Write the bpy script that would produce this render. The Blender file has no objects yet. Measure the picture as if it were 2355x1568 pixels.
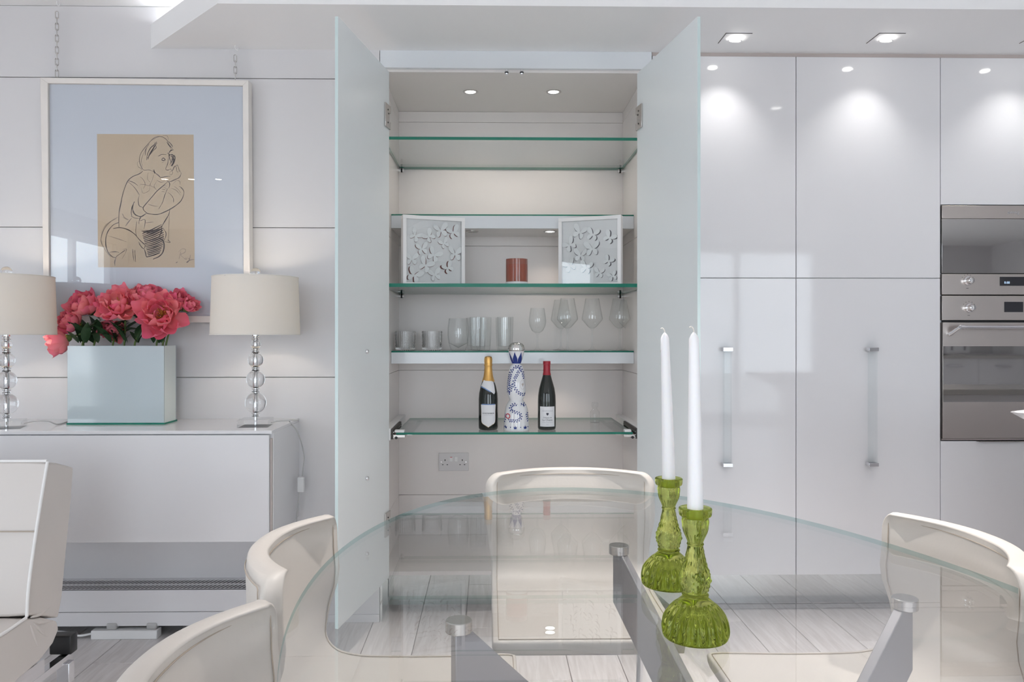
import bpy, bmesh, math, random
from mathutils import Vector, Matrix
random.seed(7)
PI = math.pi
SC = bpy.context.scene
COL = SC.collection

# ------------------------------------------------------------------ camera
F, PX, PY, CAMH, YAW = 1750.0, 1155.5, 770.0, 1.18, math.radians(1.0)
cam = bpy.data.cameras.new('camera')
cam.sensor_width = 36.0
cam.lens = F / 2355.0 * 36.0
cam.shift_x = (1177.5 - PX) / 2355.0
cam.shift_y = -(784.0 - PY) / 2355.0
cam.clip_start = 0.02
camo = bpy.data.objects.new('camera', cam)
camo.location = (0, 0, CAMH)
camo.rotation_euler = (PI / 2, 0, -YAW)
COL.objects.link(camo)
SC.camera = camo
# ------------------------------------------------------------------ world, light, exposure
SC.view_settings.view_transform = 'Standard'
SC.view_settings.look = 'None'
SC.view_settings.gamma = 1.0
SC.view_settings.use_curve_mapping = False
SC.view_settings.exposure = -0.40
SKY = 8.0
w = bpy.data.worlds.new('sky')
SC.world = w
w.use_nodes = True
w.node_tree.nodes['Background'].inputs[0].default_value = (0.845, 0.905, 1.0, 1)
w.node_tree.nodes['Background'].inputs[1].default_value = SKY
try:
    SC.cycles.use_denoising = True
    SC.cycles.max_bounces = 10
    SC.cycles.diffuse_bounces = 7
    SC.cycles.glossy_bounces = 5
    SC.cycles.transmission_bounces = 10
    SC.cycles.transparent_max_bounces = 24
    SC.cycles.sample_clamp_indirect = 6.0
    SC.cycles.caustics_refractive = True
    SC.cycles.caustics_reflective = False
except Exception:
    pass
# room extents
XW, XE, YS, YN, ZC = -4.6, 6.6, -3.6, 3.14, 2.525
WINDOWS = [(-1.2, 0.9), (2.2, 4.3)]  # south wall; the right-hand opening is added to light the kitchen doors
WEST = [(-3.3, -1.6), (-1.3, 0.4)]
WZ0, WZ1 = 0.12, 2.30
def portal(name, x0, x1, z0, z1, y):
    L = bpy.data.lights.new(name, 'AREA')
    L.shape = 'RECTANGLE'; L.size = x1 - x0; L.size_y = z1 - z0
    L.cycles.is_portal = True
    o = bpy.data.objects.new(name, L); COL.objects.link(o)
    o.location = ((x0 + x1) / 2, y, (z0 + z1) / 2)
    o.rotation_euler = (PI / 2, 0, 0)      # local -Z looks to +Y, into the room
    o['kind'] = 'helper'
for i, (a, b) in enumerate(WINDOWS):
    portal('window_portal', a, b, WZ0, WZ1, YS - 0.02)
for (a, b) in WEST:
    L = bpy.data.lights.new('window_portal', 'AREA'); L.shape = 'RECTANGLE'; L.size = b - a; L.size_y = WZ1 - WZ0; L.cycles.is_portal = True
    o = bpy.data.objects.new('window_portal', L); COL.objects.link(o); o['kind'] = 'helper'
    o.location = (XW - 0.02, (a + b) / 2, (WZ0 + WZ1) / 2); o.rotation_euler = (PI / 2, 0, -PI / 2)   # looks to +X

# ------------------------------------------------------------------ helpers
_fw = Vector((math.sin(YAW), math.cos(YAW), 0)); _rt = Vector((math.cos(YAW), -math.sin(YAW), 0)); _up = Vector((0, 0, 1))
CP = Vector((0, 0, CAMH))
def ray(x, y): return _fw + _rt * ((x - PX) / F) - _up * ((y - PY) / F)
def atY(x, y, Y): r = ray(x, y); return CP + r * (Y / r.y)
def atZ(x, y, Z): r = ray(x, y); return CP + r * ((Z - CAMH) / r.z)
def zY(y, Y, x=1125): return atY(x, y, Y).z
def xY(x, Y): return atY(x, 770, Y).x

OFF = {}
class MB:
    def __init__(self): self.v = []; self.f = []; self.m = []; self.cur = 0
    def add(self, vs, fs):
        o = len(self.v); self.v += [Vector(p) for p in vs]
        for f in fs: self.f.append([i + o for i in f]); self.m.append(self.cur)
        return self
    def box(self, x0, x1, y0, y1, z0, z1):
        if x0 > x1: x0, x1 = x1, x0
        if y0 > y1: y0, y1 = y1, y0
        if z0 > z1: z0, z1 = z1, z0
        vs = [(x0,y0,z0),(x1,y0,z0),(x1,y1,z0),(x0,y1,z0),(x0,y0,z1),(x1,y0,z1),(x1,y1,z1),(x0,y1,z1)]
        return self.add(vs, [(0,3,2,1),(4,5,6,7),(0,1,5,4),(1,2,6,5),(2,3,7,6),(3,0,4,7)])
    def prism(self, poly, h0, h1, axis='z'):
        n = len(poly)
        def P(a, b, h):
            return (a, b, h) if axis == 'z' else ((a, h, b) if axis == 'y' else (h, a, b))
        vs = [P(a, b, h0) for a, b in poly] + [P(a, b, h1) for a, b in poly]
        fs = [list(range(n))[::-1], list(range(n, 2 * n))]
        fs += [(i, (i + 1) % n, n + (i + 1) % n, n + i) for i in range(n)]
        return self.add(vs, fs)
    def lathe(self, prof, n=32, c=(0, 0, 0), rf=None, closed=False):
        cx, cy, cz = c; vs = []; rows = []
        for j, (r, z) in enumerate(prof):
            if r < 1e-6:
                rows.append([len(vs)]); vs.append((cx, cy, cz + z))
            else:
                row = []
                for i in range(n):
                    t = 2 * PI * i / n; rr = r * (rf(t, j, r, z) if rf else 1.0)
                    row.append(len(vs)); vs.append((cx + rr * math.cos(t), cy + rr * math.sin(t), cz + z))
                rows.append(row)
        fs = []
        pairs = list(zip(rows[:-1], rows[1:])) + ([(rows[-1], rows[0])] if closed else [])
        for a, b in pairs:
            for i in range(n):
                k = (i + 1) % n
                if len(a) == 1 and len(b) == 1: continue
                if len(a) == 1: fs.append((a[0], b[i], b[k])[::-1])
                elif len(b) == 1: fs.append((a[i], a[k], b[0]))
                else: fs.append((a[i], a[k], b[k], b[i]))
        return self.add(vs, fs)
    def tube(self, pts, r, n=8, closed=False):
        pts = [Vector(p) for p in pts]; N = len(pts); vs = []
        rr = r if isinstance(r, (list, tuple)) else [r] * N
        prev = None
        for i, p in enumerate(pts):
            a = pts[(i - 1) % N] if (closed or i > 0) else p
            b = pts[(i + 1) % N] if (closed or i < N - 1) else p
            t = (b - a).normalized()
            if prev is None:
                u = t.cross(Vector((0, 0, 1)))
                if u.length < 1e-3: u = t.cross(Vector((0, 1, 0)))
            else:
                u = prev - t * prev.dot(t)
            u.normalize(); prev = u; w_ = t.cross(u)
            for k in range(n):
                an = 2 * PI * k / n
                vs.append(p + (u * math.cos(an) + w_ * math.sin(an)) * rr[i])
        fs = []
        for i in range(N if closed else N - 1):
            j = (i + 1) % N
            for k in range(n):
                l = (k + 1) % n
                fs.append((i*n+k, i*n+l, j*n+l, j*n+k))
        if not closed:
            fs.append(list(range(n))[::-1]); fs.append([(N-1)*n+k for k in range(n)])
        return self.add(vs, fs)
    def disc(self, c, r, n=24, nrm=(0, 0, 1), r2=None):
        nrm = Vector(nrm).normalized(); u = nrm.orthogonal().normalized(); w_ = nrm.cross(u); c = Vector(c)
        vs = [c + (u*math.cos(2*PI*i/n) + w_*math.sin(2*PI*i/n)) * r for i in range(n)]
        if r2 is None: return self.add(vs, [list(range(n))])
        vs += [c + (u*math.cos(2*PI*i/n) + w_*math.sin(2*PI*i/n)) * r2 for i in range(n)]
        return self.add(vs, [(i, (i+1) % n, n + (i+1) % n, n + i) for i in range(n)])
    def cyl(self, a, b, r, n=24):
        return self.tube([a, b], r, n)
    def build(self, name, mat, parent=None, smooth=None, bevel=0, seg=2, sub=0, solid=0):
        me = bpy.data.meshes.new(name)
        if parent is not None:
            off = OFF[parent.name]
        else:
            lo = [min(v[i] for v in self.v) for i in range(3)]; hi = [max(v[i] for v in self.v) for i in range(3)]
            off = Vector(((lo[0]+hi[0])/2, (lo[1]+hi[1])/2, lo[2]))
        me.from_pydata([v - off for v in self.v], [], self.f)
        mats = mat if isinstance(mat, (list, tuple)) else [mat]
        for m in mats: me.materials.append(m)
        if len(mats) > 1: me.polygons.foreach_set('material_index', self.m)
        if smooth is not None:
            me.polygons.foreach_set('use_smooth', [True] * len(me.polygons))
            if smooth < 180: me.set_sharp_from_angle(angle=math.radians(smooth))
        me.update()
        o = bpy.data.objects.new(name, me); COL.objects.link(o)
        if parent is not None: o.parent = parent
        else: o.location = off
        OFF[o.name] = off
        if sub:
            md = o.modifiers.new('sub', 'SUBSURF'); md.levels = sub; md.render_levels = sub
        if solid:
            md = o.modifiers.new('solid', 'SOLIDIFY'); md.thickness = solid; md.offset = 0
        if bevel:
            md = o.modifiers.new('bevel', 'BEVEL'); md.width = bevel; md.segments = seg; md.limit_method = 'ANGLE'; md.angle_limit = math.radians(40)
            md.harden_normals = False
            if smooth is None:
                me.polygons.foreach_set('use_smooth', [True] * len(me.polygons))
                me.set_sharp_from_angle(angle=math.radians(35)) if bevel < 0.004 else None
        return o
def tag(o, label, cat, group=None, kind=None):
    if label: o['label'] = label
    if cat: o['category'] = cat
    if group: o['group'] = group
    if kind: o['kind'] = kind
    return o
def thing(name, label, cat, loc=(0, 0, 0), group=None):
    o = bpy.data.objects.new(name, None); COL.objects.link(o)
    o.location = loc; o.empty_display_size = 0.05
    OFF[o.name] = Vector(loc)
    return tag(o, label, cat, group)
def local(name, label, cat, loc, rz=0, group=None):
    o = thing(name, label, cat, loc, group); o.rotation_euler = (0, 0, rz); OFF[o.name] = Vector((0, 0, 0)); return o
def dup(root, loc=None, rz=None, label=None):
    r = root.copy(); COL.objects.link(r); OFF[r.name] = OFF[root.name]
    if loc is not None: r.location = loc
    if rz is not None: r.rotation_euler = (0, 0, rz)
    if label: r['label'] = label
    for ch in list(root.children):
        c = ch.copy(); COL.objects.link(c); c.parent = r
        for g in ch.children:
            d = g.copy(); COL.objects.link(d); d.parent = c
    return r
def box(name, mat, b, parent=None, bevel=0, seg=2):
    return MB().box(*b).build(name, mat, parent, bevel=bevel, seg=seg)
def catmull(pts, k=6, closed=False):
    pts = [Vector(p) for p in pts]; n = len(pts); out = []
    for i in range(n if closed else n - 1):
        p1, p2 = pts[i], pts[(i+1) % n]
        p0 = pts[i-1] if (closed or i > 0) else p1 * 2 - p2
        p3 = pts[(i+2) % n] if (closed or i < n - 2) else p2 * 2 - p1
        for j in range(k):
            t = j / k
            out.append(0.5 * ((2*p1) + (p2-p0)*t + (2*p0-5*p1+4*p2-p3)*t*t + (3*p1-p0-3*p2+p3)*t**3))
    if not closed: out.append(pts[-1])
    return out
def text_geo(s, size, align='CENTER'):
    c = bpy.data.curves.new('t', 'FONT'); c.body = s; c.size = size; c.align_x = align; c.align_y = 'CENTER'; c.resolution_u = 3
    o = bpy.data.objects.new('t', c); COL.objects.link(o)
    bpy.context.view_layer.update()
    ev = o.evaluated_get(bpy.context.evaluated_depsgraph_get()); me = ev.to_mesh()
    vs = [v.co.copy() for v in me.vertices]; fs = [tuple(p.vertices) for p in me.polygons]
    ev.to_mesh_clear(); bpy.data.objects.remove(o); bpy.data.curves.remove(c)
    return vs, fs

# ------------------------------------------------------------------ materials
def new_mat(name):
    m = bpy.data.materials.new(name); m.use_nodes = True
    return m, m.node_tree.nodes, m.node_tree.links
def pbr(name, col, rough=0.5, metal=0.0, spec=0.5, coat=0.0, trans=0.0, ior=1.45, emit=None, es=0.0, noise=None, bump=None, coatrough=0.03, sheen=0, aniso=0, sss=0):
    m, N, L = new_mat(name); b = N['Principled BSDF']
    b.inputs['Base Color'].default_value = (*col, 1); b.inputs['Roughness'].default_value = rough
    b.inputs['Metallic'].default_value = metal; b.inputs['Specular IOR Level'].default_value = spec
    b.inputs['Coat Weight'].default_value = coat; b.inputs['Coat Roughness'].default_value = coatrough
    b.inputs['Transmission Weight'].default_value = trans; b.inputs['IOR'].default_value = ior
    if sss:
        b.inputs['Subsurface Weight'].default_value = sss; b.inputs['Subsurface Radius'].default_value = (0.01, 0.008, 0.006)
    if emit: b.inputs['Emission Color'].default_value = (*emit, 1); b.inputs['Emission Strength'].default_value = es
    if noise:
        sc_, amt, stretch = noise
        tc = N.new('ShaderNodeTexCoord'); mp = N.new('ShaderNodeMapping'); mp.inputs['Scale'].default_value = stretch
        nz = N.new('ShaderNodeTexNoise'); nz.inputs['Scale'].default_value = sc_; nz.inputs['Detail'].default_value = 4
        mx = N.new('ShaderNodeMix'); mx.data_type = 'RGBA'
        L.new(tc.outputs['Object'], mp.inputs[0]); L.new(mp.outputs[0], nz.inputs[0]); L.new(nz.outputs['Fac'], mx.inputs[0])
        mx.inputs[6].default_value = (*[c * (1 - amt) for c in col], 1); mx.inputs[7].default_value = (*[min(1, c * (1 + amt)) for c in col], 1)
        L.new(mx.outputs[2], b.inputs['Base Color'])
    if bump:
        sc_, st, stretch = bump
        tc = N.new('ShaderNodeTexCoord'); mp = N.new('ShaderNodeMapping'); mp.inputs['Scale'].default_value = stretch
        nz = N.new('ShaderNodeTexNoise'); nz.inputs['Scale'].default_value = sc_; nz.inputs['Detail'].default_value = 3
        bp = N.new('ShaderNodeBump'); bp.inputs['Strength'].default_value = st; bp.inputs['Distance'].default_value = 0.002
        L.new(tc.outputs['Object'], mp.inputs[0]); L.new(mp.outputs[0], nz.inputs[0]); L.new(nz.outputs['Fac'], bp.inputs['Height']); L.new(bp.outputs[0], b.inputs['Normal'])
    return m
def pane_mat(name, tint=(0.97, 0.99, 0.985), base=0.04, rough=0.0):
    """clear sheet glass: straight transmission plus Schlick reflection, the same from both sides"""
    m, N, L = new_mat(name); N.remove(N['Principled BSDF']); out = N['Material Output']
    lw = N.new('ShaderNodeLayerWeight'); lw.inputs['Blend'].default_value = 0.5
    pw = N.new('ShaderNodeMath'); pw.operation = 'POWER'; pw.inputs[1].default_value = 5
    ma = N.new('ShaderNodeMath'); ma.operation = 'MULTIPLY_ADD'; ma.inputs[1].default_value = 1 - base; ma.inputs[2].default_value = base
    tr = N.new('ShaderNodeBsdfTransparent'); tr.inputs[0].default_value = (*tint, 1)
    gl = N.new('ShaderNodeBsdfGlossy'); gl.inputs['Roughness'].default_value = rough
    mx = N.new('ShaderNodeMixShader')
    L.new(lw.outputs['Facing'], pw.inputs[0]); L.new(pw.outputs[0], ma.inputs[0]); L.new(ma.outputs[0], mx.inputs[0])
    L.new(tr.outputs[0], mx.inputs[1]); L.new(gl.outputs[0], mx.inputs[2]); L.new(mx.outputs[0], out.inputs[0])
    return m
def edge_mat(name, col, k=0.45):
    """polished edge of float glass: body tint plus reflection and some see-through"""
    m, N, L = new_mat(name); b = N['Principled BSDF']; out = N['Material Output']
    b.inputs['Base Color'].default_value = (*col, 1); b.inputs['Roughness'].default_value = 0.15; b.inputs['Specular IOR Level'].default_value = 0.12
    tr = N.new('ShaderNodeBsdfTransparent'); tr.inputs[0].default_value = (*[min(1, c * 0.6 + 0.4) for c in col], 1)
    mx = N.new('ShaderNodeMixShader'); mx.inputs[0].default_value = k
    L.new(tr.outputs[0], mx.inputs[2]); L.new(b.outputs[0], mx.inputs[1]); L.new(mx.outputs[0], out.inputs[0])
    return m
def glass_mat(name, col=(1, 1, 1), ior=1.47, rough=0.0):
    m, N, L = new_mat(name); N.remove(N['Principled BSDF']); out = N['Material Output']
    g = N.new('ShaderNodeBsdfGlass'); g.inputs['Color'].default_value = (*col, 1); g.inputs['IOR'].default_value = ior; g.inputs['Roughness'].default_value = rough
    L.new(g.outputs[0], out.inputs[0]); return m
def shade_mat():
    m, N, L = new_mat('lamp_shade_fabric'); N.remove(N['Principled BSDF']); out = N['Material Output']
    d = N.new('ShaderNodeBsdfDiffuse'); d.inputs[0].default_value = (0.84, 0.82, 0.79, 1)
    t = N.new('ShaderNodeBsdfTranslucent'); t.inputs[0].default_value = (0.88, 0.82, 0.72, 1)
    mx = N.new('ShaderNodeMixShader'); mx.inputs[0].default_value = 0.33
    L.new(d.outputs[0], mx.inputs[1]); L.new(t.outputs[0], mx.inputs[2]); L.new(mx.outputs[0], out.inputs[0]); return m
def emis(name, col, s):
    m, N, L = new_mat(name); N.remove(N['Principled BSDF']); e = N.new('ShaderNodeEmission')
    e.inputs[0].default_value = (*col, 1); e.inputs[1].default_value = s; L.new(e.outputs[0], N['Material Output'].inputs[0]); return m
def wood_mat():
    m, N, L = new_mat('pale_washed_oak'); b = N['Principled BSDF']; b.inputs['Roughness'].default_value = 0.42
    tc = N.new('ShaderNodeTexCoord'); oi = N.new('ShaderNodeObjectInfo')
    mp = N.new('ShaderNodeMapping'); mp.inputs['Scale'].default_value = (26, 2.2, 1)
    cb = N.new('ShaderNodeCombineXYZ'); ml = N.new('ShaderNodeMath'); ml.operation = 'MULTIPLY'; ml.inputs[1].default_value = 37.0
    L.new(oi.outputs['Random'], ml.inputs[0]); L.new(ml.outputs[0], cb.inputs[0]); L.new(ml.outputs[0], cb.inputs[1])
    L.new(tc.outputs['Object'], mp.inputs[0]); L.new(cb.outputs[0], mp.inputs['Location'])
    nz = N.new('ShaderNodeTexNoise'); nz.inputs['Scale'].default_value = 1.6; nz.inputs['Detail'].default_value = 6; nz.inputs['Distortion'].default_value = 1.4
    L.new(mp.outputs[0], nz.inputs[0])
    r = N.new('ShaderNodeValToRGB'); r.color_ramp.elements[0].position = 0.3; r.color_ramp.elements[0].color = (0.65, 0.61, 0.595, 1)
    r.color_ramp.elements[1].position = 0.75; r.color_ramp.elements[1].color = (0.85, 0.82, 0.815, 1)
    L.new(nz.outputs['Fac'], r.inputs[0])
    hs = N.new('ShaderNodeHueSaturation'); mr = N.new('ShaderNodeMapRange'); mr.inputs[3].default_value = 0.92; mr.inputs[4].default_value = 1.08
    L.new(oi.outputs['Random'], mr.inputs[0]); L.new(mr.outputs[0], hs.inputs['Value']); L.new(r.outputs[0], hs.inputs['Color'])
    L.new(hs.outputs[0], b.inputs['Base Color']); return m
def petal_mat():
    m, N, L = new_mat('coral_pink_petal'); b = N['Principled BSDF']; b.inputs['Roughness'].default_value = 0.5
    oi = N.new('ShaderNodeObjectInfo'); r = N.new('ShaderNodeValToRGB')
    e = r.color_ramp.elements; e[0].position = 0; e[0].color = (0.84, 0.10, 0.28, 1); e[1].position = 1; e[1].color = (0.94, 0.27, 0.31, 1)
    k = e.new(0.5); k.color = (0.90, 0.165, 0.29, 1)
    tc = N.new('ShaderNodeTexCoord'); sx = N.new('ShaderNodeSeparateXYZ'); mr = N.new('ShaderNodeMapRange'); mr.inputs[1].default_value = 0.0; mr.inputs[2].default_value = 0.07
    mr.inputs[3].default_value = 0.55; mr.inputs[4].default_value = 0.0
    mx = N.new('ShaderNodeMix'); mx.data_type = 'RGBA'; mx.inputs[7].default_value = (0.95, 0.50, 0.40, 1)
    L.new(tc.outputs['Object'], sx.inputs[0]); L.new(sx.outputs[1], mr.inputs[0]); L.new(mr.outputs[0], mx.inputs[0])
    L.new(oi.outputs['Random'], r.inputs[0]); L.new(r.outputs[0], mx.inputs[6]); L.new(mx.outputs[2], b.inputs['Base Color'])
    b.inputs['Subsurface Weight'].default_value = 0.0
    out = N['Material Output']; tl = N.new('ShaderNodeBsdfTranslucent'); ms = N.new('ShaderNodeMixShader'); ms.inputs[0].default_value = 0.25
    L.new(mx.outputs[2], tl.inputs[0]); L.new(b.outputs[0], ms.inputs[1]); L.new(tl.outputs[0], ms.inputs[2]); L.new(ms.outputs[0], out.inputs[0])
    return m
M = {}
M['wall'] = pbr('white_wall_panel', (0.70, 0.69, 0.70), 0.32, spec=0.4)
M['wall_base'] = pbr('wall_core', (0.72, 0.69, 0.67), 0.8)
M['ceil'] = pbr('white_ceiling_paint', (0.88, 0.88, 0.885), 0.7)
M['niche'] = pbr('warm_white_cupboard_panel', (0.78, 0.745, 0.73), 0.30, spec=0.4)
M['gloss'] = pbr('white_gloss_lacquer', (0.755, 0.75, 0.765), 0.05, spec=0.5)
M['fascia'] = pbr('white_gloss_shelf_front', (0.74, 0.77, 0.80), 0.10)
M['seam'] = pbr('taupe_filler', (0.50, 0.44, 0.42), 0.5)
M['dark'] = pbr('black_gap', (0.02, 0.02, 0.02), 0.5)
M['black'] = pbr('black_plastic', (0.015, 0.015, 0.016), 0.35)
M['steel'] = pbr('brushed_steel', (0.60, 0.545, 0.51), 0.28, metal=1.0, bump=(40, 0.05, (1, 1, 60)))
M['steel2'] = pbr('satin_steel', (0.62, 0.60, 0.58), 0.25, metal=1.0)
M['blade'] = pbr('grey_steel_blade', (0.42, 0.41, 0.43), 0.35, metal=0.6)
M['chrome'] = pbr('chrome', (0.80, 0.80, 0.82), 0.07, metal=1.0)
M['oven_glass'] = pbr('mirrored_oven_glass', (0.56, 0.545, 0.53), 0.03, metal=1.0)
M['mirror'] = pbr('mirror_glass', (0.70, 0.73, 0.72), 0.02, metal=1.0)
M['door_glass'] = pbr('pale_frosted_glass', (0.83, 0.87, 0.88), 0.30, spec=0.35)
M['door_edge'] = pbr('frosted_glass_edge', (0.62, 0.74, 0.74), 0.2, spec=0.3)
M['pane'] = pane_mat('clear_glass_sheet')
M['table_glass'] = pane_mat('table_glass_sheet', (0.98, 0.985, 0.985), 0.068)
M['pic_glass'] = pane_mat('picture_glass', (0.98, 0.99, 0.99), 0.045)
M['edge_green'] = edge_mat('green_glass_edge', (0.02, 0.20, 0.14), 0.12)
M['edge_pale'] = edge_mat('pale_green_glass_edge', (0.36, 0.62, 0.62), 0.90)
M['crystal'] = glass_mat('clear_glass', (1, 1, 1), 1.46)
M['acrylic'] = pane_mat('clear_acrylic', (0.975, 0.985, 0.985), 0.012)
M['thin_glass'] = pane_mat('thin_clear_glass', (0.985, 0.99, 0.99), 0.035)
M['green_glass'] = glass_mat('green_pressed_glass', (0.735, 0.775, 0.41), 1.46)
M['leather'] = pbr('cream_leather', (0.61, 0.575, 0.535), 0.42, spec=0.45, bump=(90, 0.12, (1, 1, 1)))
M['leather_w'] = pbr('white_leather', (0.64, 0.60, 0.57), 0.40, bump=(60, 0.1, (1, 1, 1)))
M['thread'] = pbr('tan_stitching', (0.42, 0.36, 0.30), 0.7)
M['piping'] = pbr('white_piping', (0.84, 0.83, 0.82), 0.45)
M['shade'] = shade_mat()
M['trim_cream'] = pbr('cream_trim', (0.75, 0.72, 0.66), 0.6)
M['bulb'] = emis('warm_bulb', (1.0, 0.86, 0.68), 18)
M['led'] = emis('white_downlight_lens', (1.0, 0.97, 0.92), 22)
M['led_off'] = pbr('unlit_downlight_lens', (0.45, 0.42, 0.40), 0.3)
M['cove'] = emis('cove_led_strip', (0.94, 0.96, 1.0), 70)
M['white_plastic'] = pbr('white_plastic', (0.80, 0.80, 0.80), 0.35)
M['socket'] = pbr('grey_white_socket_plate', (0.66, 0.645, 0.65), 0.35)
M['clear_plastic'] = pbr('clear_cable_plastic', (0.72, 0.71, 0.70), 0.25, trans=0.35)
M['wood'] = wood_mat()
M['frame_wood'] = pbr('limed_white_wood', (0.78, 0.745, 0.71), 0.55, noise=(14, 0.07, (1, 1, 1)))
M['frame_white'] = pbr('white_frame_paint', (0.84, 0.84, 0.84), 0.4)
M['mat_board'] = pbr('pale_mount_board', (0.66, 0.68, 0.76), 0.8)
M['paper'] = pbr('tan_drawing_paper', (0.60, 0.46, 0.33), 0.85, noise=(6, 0.05, (1, 1, 1)))
M['pencil'] = pbr('graphite_line', (0.16, 0.12, 0.125), 0.7)
M['pencil2'] = pbr('soft_graphite_line', (0.30, 0.22, 0.18), 0.8)
M['board'] = pbr('white_box_board', (0.82, 0.81, 0.81), 0.8)
M['butter'] = pbr('white_cut_paper', (0.86, 0.86, 0.86), 0.7)
M['maroon'] = pbr('maroon_paper', (0.20, 0.07, 0.06), 0.7)
M['slate'] = pbr('slate_grey_paper', (0.11, 0.10, 0.12), 0.7)
M['candle_red'] = pbr('russet_glass', (0.34, 0.085, 0.05), 0.12, trans=0.25, coat=0.5)
M['candle_rim'] = pbr('russet_glass_rim', (0.40, 0.13, 0.09), 0.10, trans=0.4, coat=0.5)
M['wax'] = pbr('white_wax', (0.88, 0.87, 0.88), 0.4, sss=0.3)
M['wick'] = pbr('wick_cotton', (0.80, 0.76, 0.70), 0.8)
M['bottle_glass'] = pbr('dark_green_bottle_glass', (0.006, 0.009, 0.007), 0.05, spec=0.6, coat=0.3)
M['gold'] = pbr('gold_foil', (0.72, 0.42, 0.13), 0.35, metal=0.75, bump=(120, 0.3, (1, 1, 1)))
M['red_foil'] = pbr('dark_red_capsule', (0.33, 0.012, 0.025), 0.32)
M['label'] = pbr('white_label_paper', (0.78, 0.78, 0.80), 0.6)
M['label_gold'] = pbr('gold_label_edge', (0.62, 0.45, 0.22), 0.4, metal=0.5)
M['label_blue'] = pbr('blue_label_band', (0.16, 0.27, 0.52), 0.5)
M['ink'] = pbr('dark_label_ink', (0.05, 0.05, 0.07), 0.6)
M['ink2'] = pbr('pale_label_ink', (0.42, 0.42, 0.46), 0.6)
M['ceramic'] = pbr('white_glazed_ceramic', (0.80, 0.80, 0.82), 0.12, coat=0.4)
M['cobalt'] = pbr('cobalt_glaze', (0.015, 0.035, 0.20), 0.2)
M['medal_red'] = pbr('red_seal', (0.52, 0.06, 0.08), 0.5)
M['silver'] = pbr('silver_stopper', (0.75, 0.74, 0.73), 0.10, metal=1.0)
M['vase'] = pbr('pale_blue_white_glass', (0.45, 0.52, 0.55), 0.08, spec=0.5, coat=0.5)
M['vase_side'] = pbr('vase_inner_white', (0.68, 0.74, 0.72), 0.15)
M['petal'] = petal_mat()
M['stamen'] = pbr('yellow_stamen', (0.72, 0.42, 0.07), 0.6)
M['stem'] = pbr('green_stem', (0.10, 0.16, 0.04), 0.5)
M['leaf'] = pbr('dark_green_leaf', (0.030, 0.065, 0.028), 0.38, noise=(30, 0.3, (1, 1, 1)))
M['display'] = pbr('dark_display', (0.03, 0.03, 0.035), 0.15)
M['digits'] = emis('blue_white_digits', (0.55, 0.75, 1.0), 1.6)
M['window_frame'] = pbr('white_window_frame', (0.80, 0.80, 0.80), 0.4)
M['bounce_ground'] = pbr('pale_bounce_ground', (0.50, 0.49, 0.47), 0.9)
M['hedge'] = pbr('garden_hedge', (0.06, 0.11, 0.05), 0.9, noise=(5, 0.6, (1, 1, 1)))
M['slot'] = pbr('dark_slot', (0.06, 0.055, 0.05), 0.6)
M['rad'] = pbr('white_enamel', (0.74, 0.73, 0.745), 0.35)
M['stone'] = pbr('grey_worktop', (0.50, 0.48, 0.46), 0.2)

# ------------------------------------------------------------------ setting: walls, ceiling, floor, windows
ZG = [0.0, 0.395, 1.006, 1.620, 2.232, ZC]
XC0, XC1 = xY(873, YN), xY(1500, YN)                 # cupboard opening
wn = tag(box('wall_north', M['wall_base'], (XW, XC0 - 0.002, YN + 0.018, YN + 0.62, 0, ZC)), None, None, kind='structure')
for a, b in zip(ZG[:-1], ZG[1:]):
    box('wall_panel', M['wall'], (XW, XC0, YN, YN + 0.018, a + 0.0015, b - 0.0015), wn, bevel=0.001)
tag(box('baseboard_north', M['wall'], (-0.80, XC0, YN - 0.008, YN, 0.0, 0.032), None, bevel=0.002), None, None, kind='structure')
def struct(name, mat, b):
    return tag(box(name, mat, b), None, None, kind='structure')
struct('wall_north_kitchen', M['wall'], (XC0, XE, 3.745, 3.80, 0, ZC))
ww = MB(); ys = [YS] + [v for p in WEST for v in p] + [3.80]
for i in range(0, len(ys), 2): ww.box(XW - 0.15, XW, ys[i], ys[i+1], 0, ZC)
for a, b in WEST: ww.box(XW - 0.15, XW, a, b, 0, WZ0); ww.box(XW - 0.15, XW, a, b, WZ1, ZC)
tag(ww.build('wall_west', M['wall']), None, None, kind='structure')
for i, (a, b) in enumerate(WEST):
    fr = MB(); mid = (a + b) / 2; X0, X1 = XW - 0.11, XW - 0.05
    for y0, y1 in ((a, a + 0.05), (mid - 0.035, mid + 0.035), (b - 0.05, b)): fr.box(X0, X1, y0, y1, WZ0, WZ1)
    for z0, z1 in ((WZ0, WZ0 + 0.05), (WZ1 - 0.05, WZ1)):
        fr.box(X0, X1, a + 0.05, mid - 0.035, z0, z1); fr.box(X0, X1, mid + 0.035, b - 0.05, z0, z1)
    wo = tag(fr.build('window_%d' % (i + 3), M['window_frame']), None, None, kind='structure')
    for y0, y1 in ((a + 0.05, mid - 0.035), (mid + 0.035, b - 0.05)):
        box('pane', M['pane'], (XW - 0.084, XW - 0.076, y0, y1, WZ0 + 0.05, WZ1 - 0.05), wo)
struct('wall_east', M['wall'], (XE, XE + 0.1, YS, 3.80, 0, ZC))
ws = MB(); xs = [XW - 0.1] + [v for p in WINDOWS for v in p] + [XE + 0.1]
for i in range(0, len(xs), 2): ws.box(xs[i], xs[i+1], YS - 0.15, YS, 0, ZC)
for a, b in WINDOWS: ws.box(a, b, YS - 0.15, YS, 0, WZ0); ws.box(a, b, YS - 0.15, YS, WZ1, ZC)
tag(ws.build('wall_south', M['wall']), None, None, kind='structure')
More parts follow.
